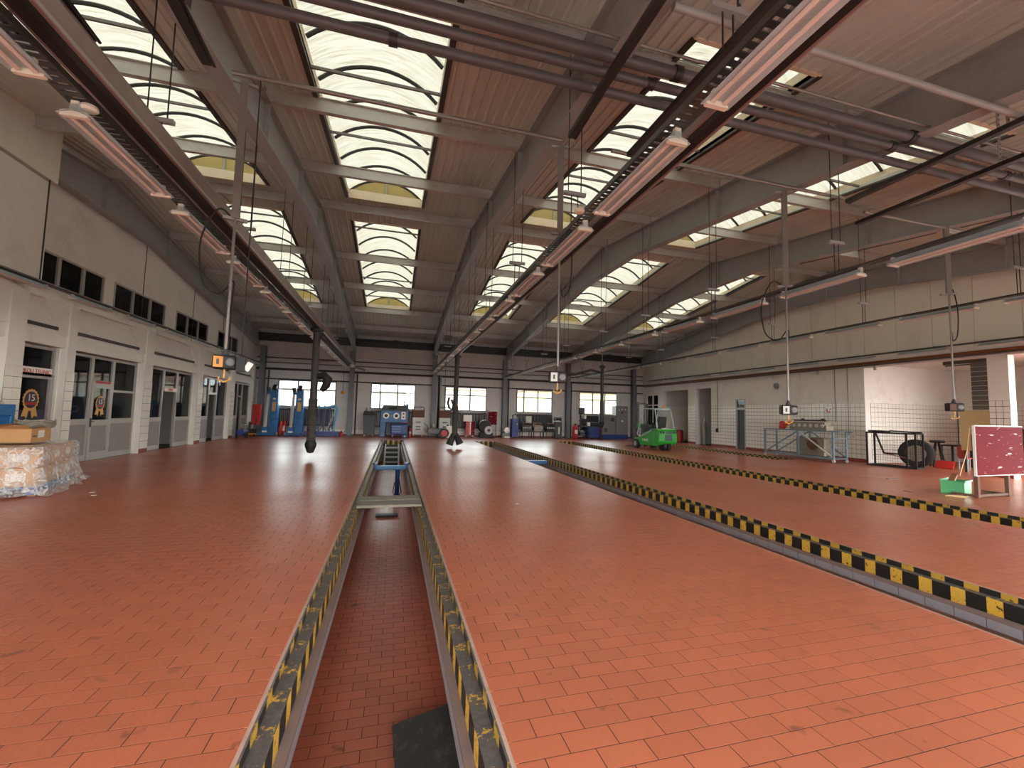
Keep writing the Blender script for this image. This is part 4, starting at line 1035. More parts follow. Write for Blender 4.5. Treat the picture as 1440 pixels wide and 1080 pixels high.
# --- small machine by the office wall
t = thing('portable_compressor', (-7.55, 25.6, 0), 'small dark portable compressor on wheels beside an office pilaster', 'compressor')
MB().cyl((-.05, -.4, .32), (-.05, .4, .32), .16, 16).build('tank', 'deep_blue', t, smooth=True); MB().lathe((0, -.12, .6), [(.05, -.14), (.15, -.1), (.16, .1), (.06, .16)], 'x', 14).build('motor', 'engine', t, smooth=True)
for s in (-1, 1): MB().cyl((s*.2, -.25, .14), (s*.26, -.25, .14), .14, 16).build('wheel', 'black', t)
MB().tube([(-.15, .38, .4), (-.15, .6, .75), (.15, .6, .75), (.15, .38, .4)], .018, 6).build('handle', 'dark_steel', t); box(-.1, .1, .1, .3, .48, .68).build('pump_head', 'charcoal', t)
MB().cyl((.0, .35, .0), (0, .35, .2), .03, 8).build('stand', 'black', t)
t = thing('red_cabinet', (-7.8, 28.55, .62), 'red wall cabinet in the corner beside the first lift post', 'cabinet')
box(-.22, .22, -.12, .12, 0, 1.2).build('body', 'red', t, bevel=.01); box(-.2, .2, -.135, -.12, .03, 1.17).build('door', 'red', t); MB().cyl((.15, -.15, .6), (.15, -.135, .6), .03, 10).build('lock', 'dark_steel', t); MB().box(-.15, .15, .12, .6, .1, .2).build('wall_mount', 'dark_steel', t)
t = thing('trolley_jack', (-7.85, 27.9, 0), 'low black and orange trolley jack in the corner by the offices', 'jack')
box(-.3, .26, -.15, .15, .06, .14).build('orange_plate', 'orange', t); MB().box(-.22, .2, -.12, .12, .14, .4).cyl((-.1, 0, .4), (-.1, 0, .8), .06, 10).build('pump', 'dark_steel', t); MB().bar((.1, 0, .35), (.25, 0, 1.0), .04).build('handle', 'dark_steel', t)
for sx in (-.22, .18):
    for sy in (-.14, .14): MB().cyl((sx, sy-.02, .05), (sx, sy+.02, .05), .05, 10).build('wheel', 'black', t)

# --- lift posts
def lift_post(x, y, label, rz=0):
    t = thing('mobile_lift_post', (x, y, 0), label, 'vehicle lift', 'mobile column lifts by the windows', rz)
    MB().box(-.42, .42, -.5, .3, .04, .2).build('base_frame', 'blue', t, bevel=.01)
    MB().prism([(-.08, .2), (.42, .2), (.36, 2.75), (-.02, 2.75)], 'y', -.1, .3).build('column', 'blue', t, bevel=.015)
    MB().prism([(-.34, .2), (-.18, .2), (-.12, 2.5), (-.24, 2.5)], 'y', .02, .16).build('white_mast', 'light_grey', t)
    box(-.24, .0, .0, .2, 2.45, 2.6).build('mast_head', 'blue', t); box(-.38, .0, -.35, .1, .2, .5).build('carriage', 'blue', t, bevel=.01)
    MB().cyl((.18, -.22, 2.75), (.18, -.02, 2.95), .12, 12).cyl((-.15, .05, 2.6), (-.2, .05, 2.85), .1, 10).build('motor', 'dark_steel', t, smooth=True)
    box(.08, .28, -.115, -.1, 1.45, 2.0).build('data_plate', 'yellow', t); box(.1, .26, -.115, -.1, 2.12, 2.22).build('logo_plate', 'white', t)
    MB().lathe((.18, -.1, 1.15), [(.17, 0), (.17, -.06), (.12, -.08)], 'y', 16).build('reel_cover', 'blue', t, smooth=True); MB().lathe((.18, -.1, .8), [(.15, 0), (.15, -.06), (.1, -.08)], 'y', 16).build('gear_cover', 'blue', t, smooth=True)
    for s in (-1, 1): MB().bar((s*.32, -.35, .12), (s*.32, -.95, .1), .12, .1).build('fork_arm', 'blue', t)
    for s in (-1, 1): MB().cyl((s*.42, -.2, .1), (s*.48, -.2, .1), .1, 12).build('wheel', 'light_grey', t)
    box(-.3, -.05, -.42, -.3, .2, .3).build('white_clamp', 'white', t)
    return t
lift_post(-7.02, 28.35, 'tall blue mobile lift post beside the red wall cabinet')
lift_post(-5.62, 28.2, 'tall blue mobile lift post beside the long blue frame')
t = thing('red_valve_set', (-6.32, 28.3, 0), 'red pump machine standing between the two blue lift posts', 'pump')
box(-.2, .2, -.2, .2, .04, .12).build('base', 'red', t); MB().cyl((-.09, 0, .12), (-.09, 0, .85), .1, 14).cyl((.11, 0, .12), (.11, 0, .9), .08, 14).build('cylinder', 'red', t, smooth=True)
for x, z in ((-.08, .4), (.09, .3)): MB().lathe((x, -.14, z), [(.14, 0), (.14, -.03), (.06, -.05)], 'y', 14).build('hand_wheel', 'red', t)
box(.06, .16, -.24, -.2, .3, .6).build('label_plate', 'paper', t); MB().cyl((0, 0, .85), (0, 0, 1.0), .03, 8).build('valve', 'dark_steel', t)
for sx in (-.15, .15): MB().cyl((sx, -.22, .04), (sx, .22, .04), .04, 10).build('roller', 'black', t)
# long blue frame
t = thing('blue_lifting_frame', (-4.12, 27.9, 0), 'long low blue steel frame with uprights and a light blue arm', 'steel frame')
box(-1.0, 1.0, -.25, .25, .03, .3).build('base_beam', 'deep_blue', t, bevel=.015)
for sx in (-.85, .85): MB().cyl((sx, -.28, .06), (sx, .28, .06), .06, 12).build('roller', 'dark_steel', t)
for x in (-.2, .1, .42): box(x-.035, x+.035, .0, .07, .3, 1.72).build('upright', 'deep_blue', t)
MB().tube([(-.25, .0, 1.7), (.3, .0, 1.75), (.72, .0, 1.85), (.82, .0, 1.7), (.78, -.02, 1.2), (.7, -.05, .7), (.62, -.1, .25)], [.06, .07, .09, .1, .08, .06, .05], 10).build('curved_arm', 'light_blue', t, smooth=True)
for x in (-.55, -.15, .3): MB().bar((x, -.1, .3), (x+.22, -.1, .62), .04).bar((x+.44, -.1, .3), (x+.22, -.1, .62), .04).build('cross_brace', 'dark_steel', t)
MB().bar((.3, -.14, .3), (.66, -.1, 1.4), .05).build('grey_lever', 'light_grey', t)
for x in (-.2, .12, .42): MB().cyl((x, .03, 1.72), (x, .03, 1.86), .05, 8).build('cap', 'dark_steel', t)
t = thing('red_bottle_jack', (-2.98, 27.7, 0), 'small red bottle jack at the end of the blue frame', 'jack')
MB().lathe((0, 0, 0), [(.13, 0), (.13, .05), (.09, .08), (.09, .28), (.05, .3), (.05, .36)], 'z', 14).build('body', 'red', t, smooth=True); MB().bar((.08, 0, .2), (.25, 0, .38), .03).build('lever', 'dark_steel', t)
# charcoal bin
t = thing('wheeled_bin', (-1.45, 28.4, 0), 'charcoal wheeled tool bin between the column and the blue machine', 'bin')
MB().prism([(-.3, .12), (.3, .12), (.36, 1.32), (-.36, 1.32)], 'y', -.28, .28).build('body', 'charcoal', t, bevel=.015); MB().prism([(-.38, 1.32), (.38, 1.32), (.34, 1.55), (-.30, 1.6)], 'y', -.3, .3).build('lid', 'black', t, bevel=.02)
MB().cyl((-.2, .1, 1.56), (-.2, .1, 1.78), .03, 8).build('handle', 'dark_steel', t)
for sx in (-.25, .25): caster(t, sx, -.22); caster(t, sx, .2)
# blue machine with two round gauges like eyes
t = thing('brake_test_machine', (.08, 28.45, 0), 'blue testing machine with two white-ringed dials like eyes', 'machine')
MB().prism([(-.85, 1.35), (.8, 1.35), (.8, 1.65), (.78, 1.98), (-.72, 1.98), (-.85, 1.6)], 'y', -.35, .35).build('hood', 'charcoal', t, bevel=.02)
MB().box(-.85, .8, -.38, .35, .92, 1.62).build('front_housing', 'blue', t, bevel=.02)
MB().prism([(-.86, 0), (-.58, 0), (-.5, .95), (-.86, .95)], 'y', -.36, .3).build('left_leg', 'blue', t, bevel=.015); MB().box(.5, .82, -.3, .3, 0, .95).build('right_leg', 'blue', t)
box(-.5, .5, .1, .2, .1, .92).build('inner_plate', 'navy', t); box(.52, .84, -.1, .35, 1.3, 2.05).build('side_tower', 'blue', t)
for x in (-.52, .1):
    r = MB().lathe((x, -.38, 1.32), [(.19, 0), (.19, -.03), (.12, -.04)], 'y', 22).build('dial_ring', 'white', t, smooth=True); MB().lathe((x, -.42, 1.32), [(.1, 0), (.1, -.012), (.05, -.014)], 'y', 18).build('dial_face', 'black', r)
MB().lathe((-.2, -.38, 1.32), [(.04, 0), (.04, -.03), (.02, -.035)], 'y', 12).build('centre_button', 'light_blue', t); box(.4, .66, -.4, -.38, 1.1, 1.58).build('control_plate', 'white', t)
for z in (1.24, 1.46): box(.48, .58, -.41, -.4, z-.04, z+.04).build('switch', 'black', t)
box(-.35, .1, -.36, -.35, 1.7, 1.88).build('dark_screen', 'black', t); MB().lathe((.66, -.12, 1.85), [(.14, 0), (.14, -.01), (.1, -.012)], 'y', 18).build('oval_badge', 'white', t)
MB().cyl((.55, .1, 2.05), (.55, .1, 2.28), .04, 8).cyl((.75, .1, 2.05), (.75, .1, 2.15), .05, 8).build('lamp_posts', 'dark_steel', t)
t = thing('blue_drum_trolley', (.35, 27.75, 0), 'low blue drum trolley in front of the two-eyed machine', 'trolley')
MB().box(-.5, .5, -.28, .28, .16, .82).build('body', 'deep_blue', t, bevel=.07); box(-.52, .52, -.3, .3, .82, .88).build('top', 'navy', t, bevel=.02)
for z in (.35, .5, .65): box(-.45, .12, -.295, -.28, z, z+.025).build('ridge', 'light_blue', t)
box(.16, .18, -.29, -.28, .2, .8).build('seam', 'navy', t); MB().bar((.1, -.2, .93), (.9, -.25, .93), .03).build('lever', 'red', t)
for sx in (-.36, .36): caster(t, sx, -.2, .07); caster(t, sx, .2, .07)
def extinguisher(x, y, h, r, label):
    t = thing('fire_extinguisher', (x, y, 0), label, 'extinguisher')
    MB().lathe((0, 0, 0), [(r*.95, 0), (r, .02), (r, h*.78), (r*.6, h*.88), (r*.3, h*.9)], 'z', 16).build('bottle', 'red', t, smooth=True); MB().box(-r*.3, r*.3, -r*.2, r*.2, h*.9, h).build('valve', 'black', t)
    MB().tube([(r*.3, 0, h*.95), (r*1.2, 0, h*.9), (r*1.25, 0, h*.4)], r*.12, 6).build('hose', 'black', t); box(-r*.5, r*.5, -r*1.02, -r*.85, h*.35, h*.6).build('label_plate', 'paper', t)
extinguisher(1.06, 28.0, .62, .09, 'small red fire extinguisher between the blue trolley and the light grey welder')
extinguisher(12.25, 27.8, 1.05, .2, 'big red fire extinguisher beside the blue workbench')
def welder(x, y, label, rz=0):
    t = thing('welding_machine', (x, y, 0), label, 'welder', 'light grey welding machines', rz)
    box(-.36, .36, -.25, .25, .16, 1.25).build('body', 'light_grey', t, bevel=.015); box(-.34, .34, -.22, .22, 1.25, 1.72).build('upper_box', 'rust', t)
    MB().tube([(-.36, -.1, 1.25), (-.36, -.1, 1.85), (-.28, -.1, 1.92), (.28, -.1, 1.92), (.36, -.1, 1.85), (.36, -.1, 1.25)], .025, 8).build('handle', 'dark_steel', t)
    for z, w in ((.95, .16), (.66, .14), (.5, .16)): box(-w, w, -.256, -.25, z-.03, z+.03).build('vent', 'black', t)
    MB().tube([(.36, 0, .9), (.6, -.1, .7), (.7, -.1, .35), (.5, -.1, .3)], .02, 6).build('cable', 'black', t)
    for sx in (-.28, .28): caster(t, sx, -.18, .07); caster(t, sx, .18, .07)
welder(1.55, 28.45, 'light grey welding machine with a rusty top box, beside the two-eyed machine'); welder(3.25, 28.5, 'light grey welding machine behind the red-wheeled compressor')
t = thing('wheeled_compressor', (2.85, 27.4, 0), 'grey compressor trolley with a red-rimmed tyre', 'compressor')
MB().cyl((-.75, 0, .42), (.2, 0, .42), .2, 16).build('tank', 'grey', t, smooth=True)
w = MB().lathe((.25, -.25, .31), [(.16, .06), (.3, .06), (.31, 0), (.3, -.06), (.16, -.06), (.16, .06)], 'y', 22, False).build('tyre', 'black', t, smooth=True); MB().lathe((.25, -.25, .31), [(.19, .03), (.2, -.065), (.06, -.08)], 'y', 18).build('rim', 'red', w)
MB().lathe((-.4, 0, .62), [(.04, 0), (.14, .02), (.14, .26), (.05, .3)], 'z', 14).build('motor', 'engine', t, smooth=True); MB().bar((-.7, 0, .2), (-.7, 0, .0), .05).build('foot', 'dark_steel', t)
o = thing('white_canister', (3.45, 27.6, 0), 'white plastic canister beside the red-rimmed compressor wheel', 'canister')
MB().box(-.2, .2, -.14, .14, 0, .75).build('body', 'paper', o, bevel=.05); MB().cyl((-.08, 0, .74), (-.08, 0, .84), .05, 10).build('cap', 'black', o); MB().tube([(.02, 0, .74), (.06, 0, .84), (.14, 0, .84), (.17, 0, .73)], .02, 6).build('handle', 'paper', o)
t = thing('tool_trolley', (4.9, 28.3, 0), 'red tool trolley with drawers and white boxes on top', 'tool trolley')
box(-.28, .05, -.25, .25, .16, 1.05).build('body', 'red', t, bevel=.012); box(.05, .3, -.25, .25, .16, 1.05).build('drawer_side', 'dark_red', t); box(-.02, .05, -.26, -.25, .2, 1.02).build('handle_strip', 'white', t)
for k in range(5): box(.08, .28, -.262, -.25, .22+k*.16, .34+k*.16).build('drawer', 'dark_red', t)
for sx in (-.22, .22): caster(t, sx, -.2, .075); caster(t, sx, .2, .075)
o = box(-.3, .25, -.15, .15, 0, .42).build('white_box', 'white', None, bevel=.02); o.location = (4.78, 28.35, 1.05); tag(o, 'white box standing on the red tool trolley', 'box')
t = thing('wheel_machine', (5.95, 28.25, 0), 'black wheel machine with a large white disc', 'machine')
MB().lathe((-.05, 0, .75), [(.42, .15), (.45, 0), (.4, -.2), (.15, -.25)], 'y', 22).build('drum', 'black', t, smooth=True); MB().box(-.4, .5, -.2, .3, 0, .35).build('base', 'black', t, bevel=.03)
MB().lathe((.18, -.26, .5), [(.28, 0), (.28, -.04), (.1, -.06)], 'y', 22).build('white_disc', 'light_grey', t, smooth=True); MB().lathe((.18, -.32, .5), [(.1, 0), (.08, -.03)], 'y', 14).build('hub', 'dark_steel', t)
for dx, dz in ((-.3, 1.05), (.1, 1.1), (.28, .95)): MB().cyl((dx, -.2, dz), (dx, .0, dz), .06, 10).build('knob', 'grey', t)
t = thing('maroon_panel', (6.55, 28.75, 0), 'maroon notice stand behind the black wheel machine', 'notice board')
box(-.3, .3, -.03, .03, .85, 1.75).build('board', 'dark_red', t); box(-.2, .05, -.04, -.03, 1.75, 1.95).build('small_box', 'light_grey', t)
for sx in (-.25, .25): box(sx-.02, sx+.02, -.02, .02, 0, .85).build('leg', 'dark_steel', t)
t = thing('bench_grinder', (7.3, 28.1, 0), 'small grey grinder with a round wheel on a low stand', 'grinder')
box(-.25, .25, -.2, .2, 0, .3).build('stand', 'grey', t, bevel=.02); MB().cyl((-.2, 0, .5), (.2, 0, .5), .14, 14).build('motor', 'grey', t, smooth=True); MB().lathe((.08, -.16, .52), [(.2, .04), (.2, -.04), (.05, -.05)], 'y', 18).build('wheel', 'metal', t, smooth=True); box(-.1, .25, -.24, -.2, .02, .12).build('label_plate', 'paper', t)
t = thing('blue_tool_cabinet', (7.95, 28.2, 0), 'narrow deep blue tool cabinet beside the engines on stands', 'cabinet')
box(-.22, .24, -.25, .25, .08, 1.3).build('body', 'deep_blue', t, bevel=.015); box(-.2, .22, -.262, -.25, .12, .66).build('door', 'deep_blue', t); box(-.2, .22, -.262, -.25, .7, 1.26).build('door', 'deep_blue', t); box(.1, .16, -.28, -.262, .9, 1.0).build('handle', 'metal', t)
for sx in (-.18, .2): caster(t, sx, -.2, .04); caster(t, sx, .2, .04)
MB().tube([(-.1, 0, 1.3), (-.15, 0, 1.5), (.1, 0, 1.62), (.2, 0, 1.45)], .04, 8).build('gun_rack', 'charcoal', t)
def engine(x, y, s, m, label, seed, rz=0):
    t = thing('engine_on_stand', (x, y, 0), label, 'engine', None, rz); rnd = random.Random(seed)
    for sx in (-.4, .4):
        for sy in (-.25, .25): box(sx*s-.025, sx*s+.025, sy-.025, sy+.025, .0, .45).build('stand_leg', 'dark_steel', t)
    box(-.45*s, .45*s, -.28, .28, .42, .48).build('stand_frame', 'dark_steel', t)
    box(-.36*s, .36*s, -.2, .2, .48, .9).build('block', m, t, bevel=.02); box(-.32*s, .32*s, -.12, .14, .9, 1.05).build('cylinder_head', m, t, bevel=.015)
    for k in range(4): MB().cyl((-.26*s+k*.17*s, -.24, .72), (-.26*s+k*.17*s, -.2, .72), .05, 10).build('core_plug', 'metal', t)
    MB().lathe((.38*s, 0, .65), [(.16, 0), (.17, .05), (.05, .08)], 'x', 16).build('flywheel', 'metal', t, smooth=True); MB().tube([(-.3*s, -.2, .95), (-.1*s, -.3, 1.02), (.2*s, -.28, .98), (.34*s, -.2, .9)], .045, 8).build('manifold', 'rust', t, smooth=True)
    MB().lathe((-.36*s, 0, .7), [(.12, 0), (.13, -.05), (.04, -.07)], 'x', 14).build('pulley', 'black', t)
    return t
engine(8.75, 28.15, .82, 'charcoal', 'dark engine on a stand beside the deep blue tool cabinet', 1); engine(9.55, 28.05, .82, 'engine', 'bare grey engine on a stand between two dark engines', 2); engine(10.5, 28.2, .82, 'black', 'black engine on a stand beside the wrapped grinder post', 3)
o = box(-.22, .22, -.01, .01, 0, .5).build('white_notice', 'paper'); o.location = (9.2, YB-.26, 1.0); tag(o, 'pale notice board in front of the radiator behind the engines', 'notice')
t = thing('grinder_post', (11.15, 28.3, 0), 'dark grinder on a post beside the column with the big extinguisher', 'grinder')
box(-.2, .2, -.2, .2, 0, .06).build('foot', 'black', t); box(-.22, .25, -.18, .2, .06, 1.15).build('cabinet', 'charcoal', t); MB().cyl((-.25, 0, 1.35), (.25, 0, 1.35), .1, 12).build('motor', 'dark_steel', t, smooth=True)
for s in (-1, 1): MB().lathe((s*.22, 0, 1.35), [(.15, -.03), (.16, 0), (.15, .03)], 'x', 16).build('grinding_wheel', 'grey', t)
MB().cyl((0, -.22, .3), (0, -.22, .8), .05, 10).build('white_bottle', 'white', t)
# workbench and switch cabinets
t = thing('workbench', (13.4, 28.3, 0), 'blue and black workbench with machine parts under the last window', 'workbench')
box(-.9, .95, -.35, .4, .82, .9).build('bench_top', 'charcoal', t); box(.0, .95, -.33, .35, .1, .82).build('blue_cabinet', 'deep_blue', t, bevel=.01)
for x in (-.85, -.1, .9):
    for y in (-.3, .3): box(x-.03, x+.03, y-.03, y+.03, 0, .82).build('leg', 'black', t)
box(-.85, -.05, -.3, .3, .2, .25).build('shelf', 'black', t); box(-.6, -.25, -.2, .15, .25, .5).build('crate', 'charcoal', t)
box(.05, .9, -.345, -.33, .14, .78).build('cabinet_door', 'deep_blue', t)
t = thing('drill_press', (13.0, 28.45, .9), 'dark green drill press on the workbench', 'drill press')
box(-.18, .18, -.2, .2, 0, .05).build('foot', 'black', t); MB().cyl((0, .1, .05), (0, .1, 1.25), .05, 10).build('column', 'dark_steel', t, smooth=True); box(-.12, .14, -.3, .2, .85, 1.3).build('head', 'charcoal', t, bevel=.03); box(-.14, .14, -.24, .1, .35, .4).build('table', 'dark_steel', t); MB().cyl((0, -.15, .6), (0, -.15, .85), .03, 8).build('chuck', 'metal', t); box(.14, .3, -.2, .1, .5, .75).build('beige_box', 'paper', t)
t = thing('machine_part', (13.7, 28.25, .9), 'black machine part with a pale cover on the workbench', 'machine part')
box(-.35, .55, -.2, .2, 0, .28).build('housing', 'black', t, bevel=.03); box(-.42, -.2, -.25, -.05, .0, .25).build('pale_cover', 'paper', t, bevel=.03)
t = thing('floor_drill', (14.25, 27.9, 0), 'tall rust-brown pillar tool on a foot before the workbench', 'pillar tool')
MB().lathe((0, 0, 0), [(.2, 0), (.2, .04), (.06, .08), (.05, .9), (.09, .95)], 'z', 14).build('pedestal', 'rust', t, smooth=True); MB().lathe((0, 0, .95), [(.09, 0), (.14, .2), (.13, .45), (.07, .6), (.1, .7), (.1, .85), (.05, .95)], 'z', 14).build('head', 'grey', t, smooth=True)
for x, w, h, l in ((15.1, .55, 1.7, 'lower grey switch cabinet with louvres on a blue base'), (16.15, .5, 2.4, 'tall grey switch cabinet with dials on a blue base')):
    t = thing('switch_cabinet', (x, 28.55, 0), l, 'switch cabinet', 'grey switch cabinets')
    box(-w, w, -.3, .3, 0, .3).build('base', 'deep_blue', t); box(-w+.01, w-.01, -.29, .3, .3, h).build('body', 'grey', t, bevel=.01); box(-w+.04, w-.04, -.31, -.29, .34, h-.04).build('door', 'grey', t)
    if h < 2:
        for a, b in ((.15, 1.25), (-.4, .5)):
            v = box(a, a+.26, -.32, -.31, b, b+.26).build('louvre', 'charcoal', t)
    else:
        for a, b in ((-.25, 2.1), (.0, 2.15), (.25, 2.15)): MB().lathe((a, -.31, b), [(.05, 0), (.05, -.03), (.02, -.035)], 'y', 12).build('dial', 'white', t)
        MB().lathe((.0, -.31, 1.3), [(.07, 0), (.07, -.04), (.03, -.045)], 'y', 14).build('main_switch', 'white', t); box(-.06, .06, -.32, -.31, 1.85, 1.97).build('switch', 'black', t)

# --- forklift
def forklift():
    t = thing('forklift', (12.95, 18.25, 0), 'bright green three-wheeled forklift with pale tubular cab guard', 'forklift', None, .06)
    b = MB(); b.prism([(.35, .22), (2.0, .2), (2.05, .52), (1.55, .62), (1.2, .86), (.3, 1.02), (.25, .6)], 'x', -.52, .52).build('chassis', 'green', t, bevel=.04)
    MB().prism([(0, .42), (.12, .3), (.42, .28), (.48, 1.02), (.04, 1.02), (-.02, .9)], 'x', -.55, .55).build('counterweight', 'green', t, bevel=.06)
    box(-.56, .56, .02, .62, 1.02, 1.06).build('battery_lid', 'green_light', t, bevel=.015)
    rp = box(-.2, .24, -.015, .04, .5, .78).build('rear_recess', 'charcoal', t, bevel=.01)
    for x in (-.44, -.3, .3, .44): MB().lathe((x, -.0, .9), [(.055, .02), (.06, -.03), (.03, -.035)], 'y', 14).build('rear_lamp', 'black', t)
    box(-.16, .2, -.04, .0, .82, .95).build('rear_plate', 'charcoal', t)
    for s in (-.12, .12): MB().lathe((s, .25, .23), [(.1, -.09), (.22, -.08), (.23, 0), (.22, .08), (.1, .09)], 'x', 22).build('rear_wheel', 'black', t, smooth=True)
    for s in (-1, 1):
        w = MB().lathe((s*.5, 1.85, .25), [(.12, -.1), (.24, -.09), (.25, 0), (.24, .09), (.12, .1), (.12, -.1)], 'x', 22, False).build('front_wheel', 'black', t, smooth=True); MB().lathe((s*.5+s*.06, 1.85, .25), [(.13, -.05), (.13, .05), (.05, .055)], 'x', 16).build('rim', 'metal', w)
    for s in (-1, 1):
        MB().tube([(s*.5, .18, 1.05), (s*.49, .26, 1.5), (s*.45, .40, 1.98), (s*.44, .5, 2.05), (s*.45, 1.25, 2.05), (s*.46, 1.36, 1.98), (s*.5, 1.62, 1.2), (s*.54, 1.75, .75), (s*.54, 1.55, .62), (s*.54, 1.0, .78), (s*.53, .6, 1.0)], .032, 10).build('guard_tube', 'lamp_body', t, smooth=True)
    for y in (.45, .75, 1.0, 1.28): MB().cyl((-.44, y, 2.05), (.44, y, 2.05), .026, 8).build('roof_bar', 'lamp_body', t, smooth=True)
    MB().cyl((-.44, .42, 2.02), (.44, .42, 2.02), .03, 8).build('roof_bar', 'lamp_body', t, smooth=True)
    box(-.25, .25, .5, .95, 1.06, 1.18).build('seat', 'black', t, bevel=.03); MB().prism([(.45, 1.12), (.55, 1.12), (.46, 1.66), (.38, 1.64)], 'x', -.24, .24).build('backrest', 'black', t, bevel=.03)
    MB().cyl((0, 1.35, .9), (0, 1.15, 1.35), .025, 8).build('steering_column', 'black', t); MB().tube([(.17*math.cos(k*PI/8), 1.15+.07*math.sin(k*PI/8), 1.37+.15*math.sin(k*PI/8)) for k in range(16)], .014, 6, True).build('steering_wheel', 'black', t)
    MB().prism([(1.3, .6), (1.62, .6), (1.55, 1.25), (1.4, 1.25)], 'x', -.45, .45).build('dashboard', 'charcoal', t, bevel=.02); box(-.5, -.25, 1.6, 1.85, 1.05, 1.3).build('lamp_box', 'green', t, bevel=.02)
    for s in (-1, 1):
        box(s*.3-.05, s*.3+.05, 2.05, 2.17, .1, 2.35).build('mast_rail', 'dark_steel', t); box(s*.2-.03, s*.2+.03, 2.07, 2.15, .3, 2.42).build('inner_mast', 'grey', t)
        MB().prism([(2.2, .06), (3.15, .03), (3.15, .06), (2.26, .1), (2.26, .6), (2.2, .6)], 'x', s*.25-.05, s*.25+.05).build('fork', 'dark_steel', t)
    for z in (.35, 1.2, 2.3): box(-.3, .3, 2.07, 2.15, z, z+.08).build('mast_tie', 'dark_steel', t)
    MB().cyl((0, 2.12, .3), (0, 2.12, 1.9), .035, 8).build('lift_cylinder', 'metal', t)
    MB().lathe((.1, .45, 2.09), [(.06, 0), (.06, .1), (.03, .13)], 'z', 12).build('beacon', 'orange', t, smooth=True)
    box(-.14, .18, .2, .36, 1.06, 1.1).build('pale_cloth', 'paper', t)
    text_part('logo_text', 'LINDE', .17, (-.522, 1.1, .47), (PI/2, 0, -PI/2), 'paper', t, .003); text_part('small_logo', 'L', .1, (-.522, 1.3, .7), (PI/2, 0, -PI/2), 'paper', t, .003)
forklift()

# --- right side: steel cart, cage, wheel, board
def steel_cart():
    t = thing('engine_cart', (17.2, 14.75, 0), 'faded blue steel cart with diagonal braces, loaded with a big engine block', 'cart')
    L, Wd, z0, z1 = 1.62, .34, .12, 1.22
    for sx in (-1, 1):
        for y in (-L, -L*.72 if sx > 0 else L*.02, L): pass
    for sx in (-1, 1):
        for y in (-L, -.08, L): box(sx*Wd-.03, sx*Wd+.03, y-.03, y+.03, z0, z1).build('post', 'cart_blue', t)
        MB().bar((sx*Wd, -L, z0+.03), (sx*Wd, L, z0+.03), .06).build('bottom_rail', 'cart_blue', t); MB().bar((sx*Wd, -L-.25, z1), (sx*Wd, L, z1), .05).build('top_rail', 'cart_blue', t)
        MB().bar((sx*Wd, -L, z0+.06), (sx*Wd, -.1, z1-.03), .045).build('diagonal', 'light_grey' if sx < 0 else 'cart_blue', t); MB().bar((sx*Wd, L, z0+.06), (sx*Wd, -.06, z1-.03), .045).build('diagonal', 'cart_blue', t)
    for y in (-L, L):
        for z in (z0+.03, .6, .95, z1): MB().bar((-Wd, y, z), (Wd, y, z), .035).build('end_rung', 'cart_blue', t)
    for sx in (-1, 1):
        for y in (-L, L): MB().cyl((sx*Wd-.025, y, .06), (sx*Wd+.025, y, .06), .06, 12).build('caster', 'light_grey', t)
    box(-Wd, Wd, -L, L, .14, .16).build('bottom_sheet', 'metal', t); box(-Wd, Wd, -1.1, .85, 1.2, 1.23).build('top_sheet', 'rust', t)
    e = thing('engine_block', (17.25, 14.5, 1.235), 'long dirty alloy engine block lying on the steel cart', 'engine')
    MB().box(-.2, .2, -.95, .75, 0, .22).build('block', 'engine', e, bevel=.02); box(-.16, .16, -.85, .6, .22, .36).build('cylinder_head', 'engine', e, bevel=.02)
    for k in range(6): MB().cyl((-.2, -.8+k*.26, .2), (-.23, -.8+k*.26, .2), .07, 12).build('port', 'light_grey', e)
    MB().cyl((-.15, -.9, .42), (-.15, .6, .42), .03, 8).build('fuel_rail', 'dark_steel', e, smooth=True)
    for y in (-.75, .15): MB().lathe((-.12, y, .4), [(.06, 0), (.09, .03), (.05, .1)], 'z', 12).build('filler_cap', 'dark_steel', e)
    MB().tube([(0, .6, .25), (-.05, .85, .3), (-.1, 1.0, .2), (-.12, 1.1, .05)], .06, 8).build('red_hose', 'red', e, smooth=True)
    g = thing('gearbox', (17.25, 14.35, .165), 'dark gearbox housing inside the steel cart', 'gearbox')
    MB().box(-.2, .2, -.7, .6, 0, .78).build('housing', 'engine', g, bevel=.05); MB().lathe((-.22, -.2, .5), [(.25, .02), (.25, -.02), (.1, -.04)], 'x', 20).build('cover', 'rust', g, smooth=True)
    o = thing('red_pump', (17.2, 15.75, 1.24), 'orange-red pump standing on the cart before the white tiles', 'pump')
    MB().lathe((0, 0, 0), [(.12, 0), (.14, .1), (.1, .2), (.12, .3), (.06, .36)], 'z', 14).build('body', 'red', o, smooth=True); MB().tube([(0, -.1, .3), (-.05, -.25, .35), (-.05, -.3, .1)], .03, 8).build('spout', 'orange', o)
steel_cart()
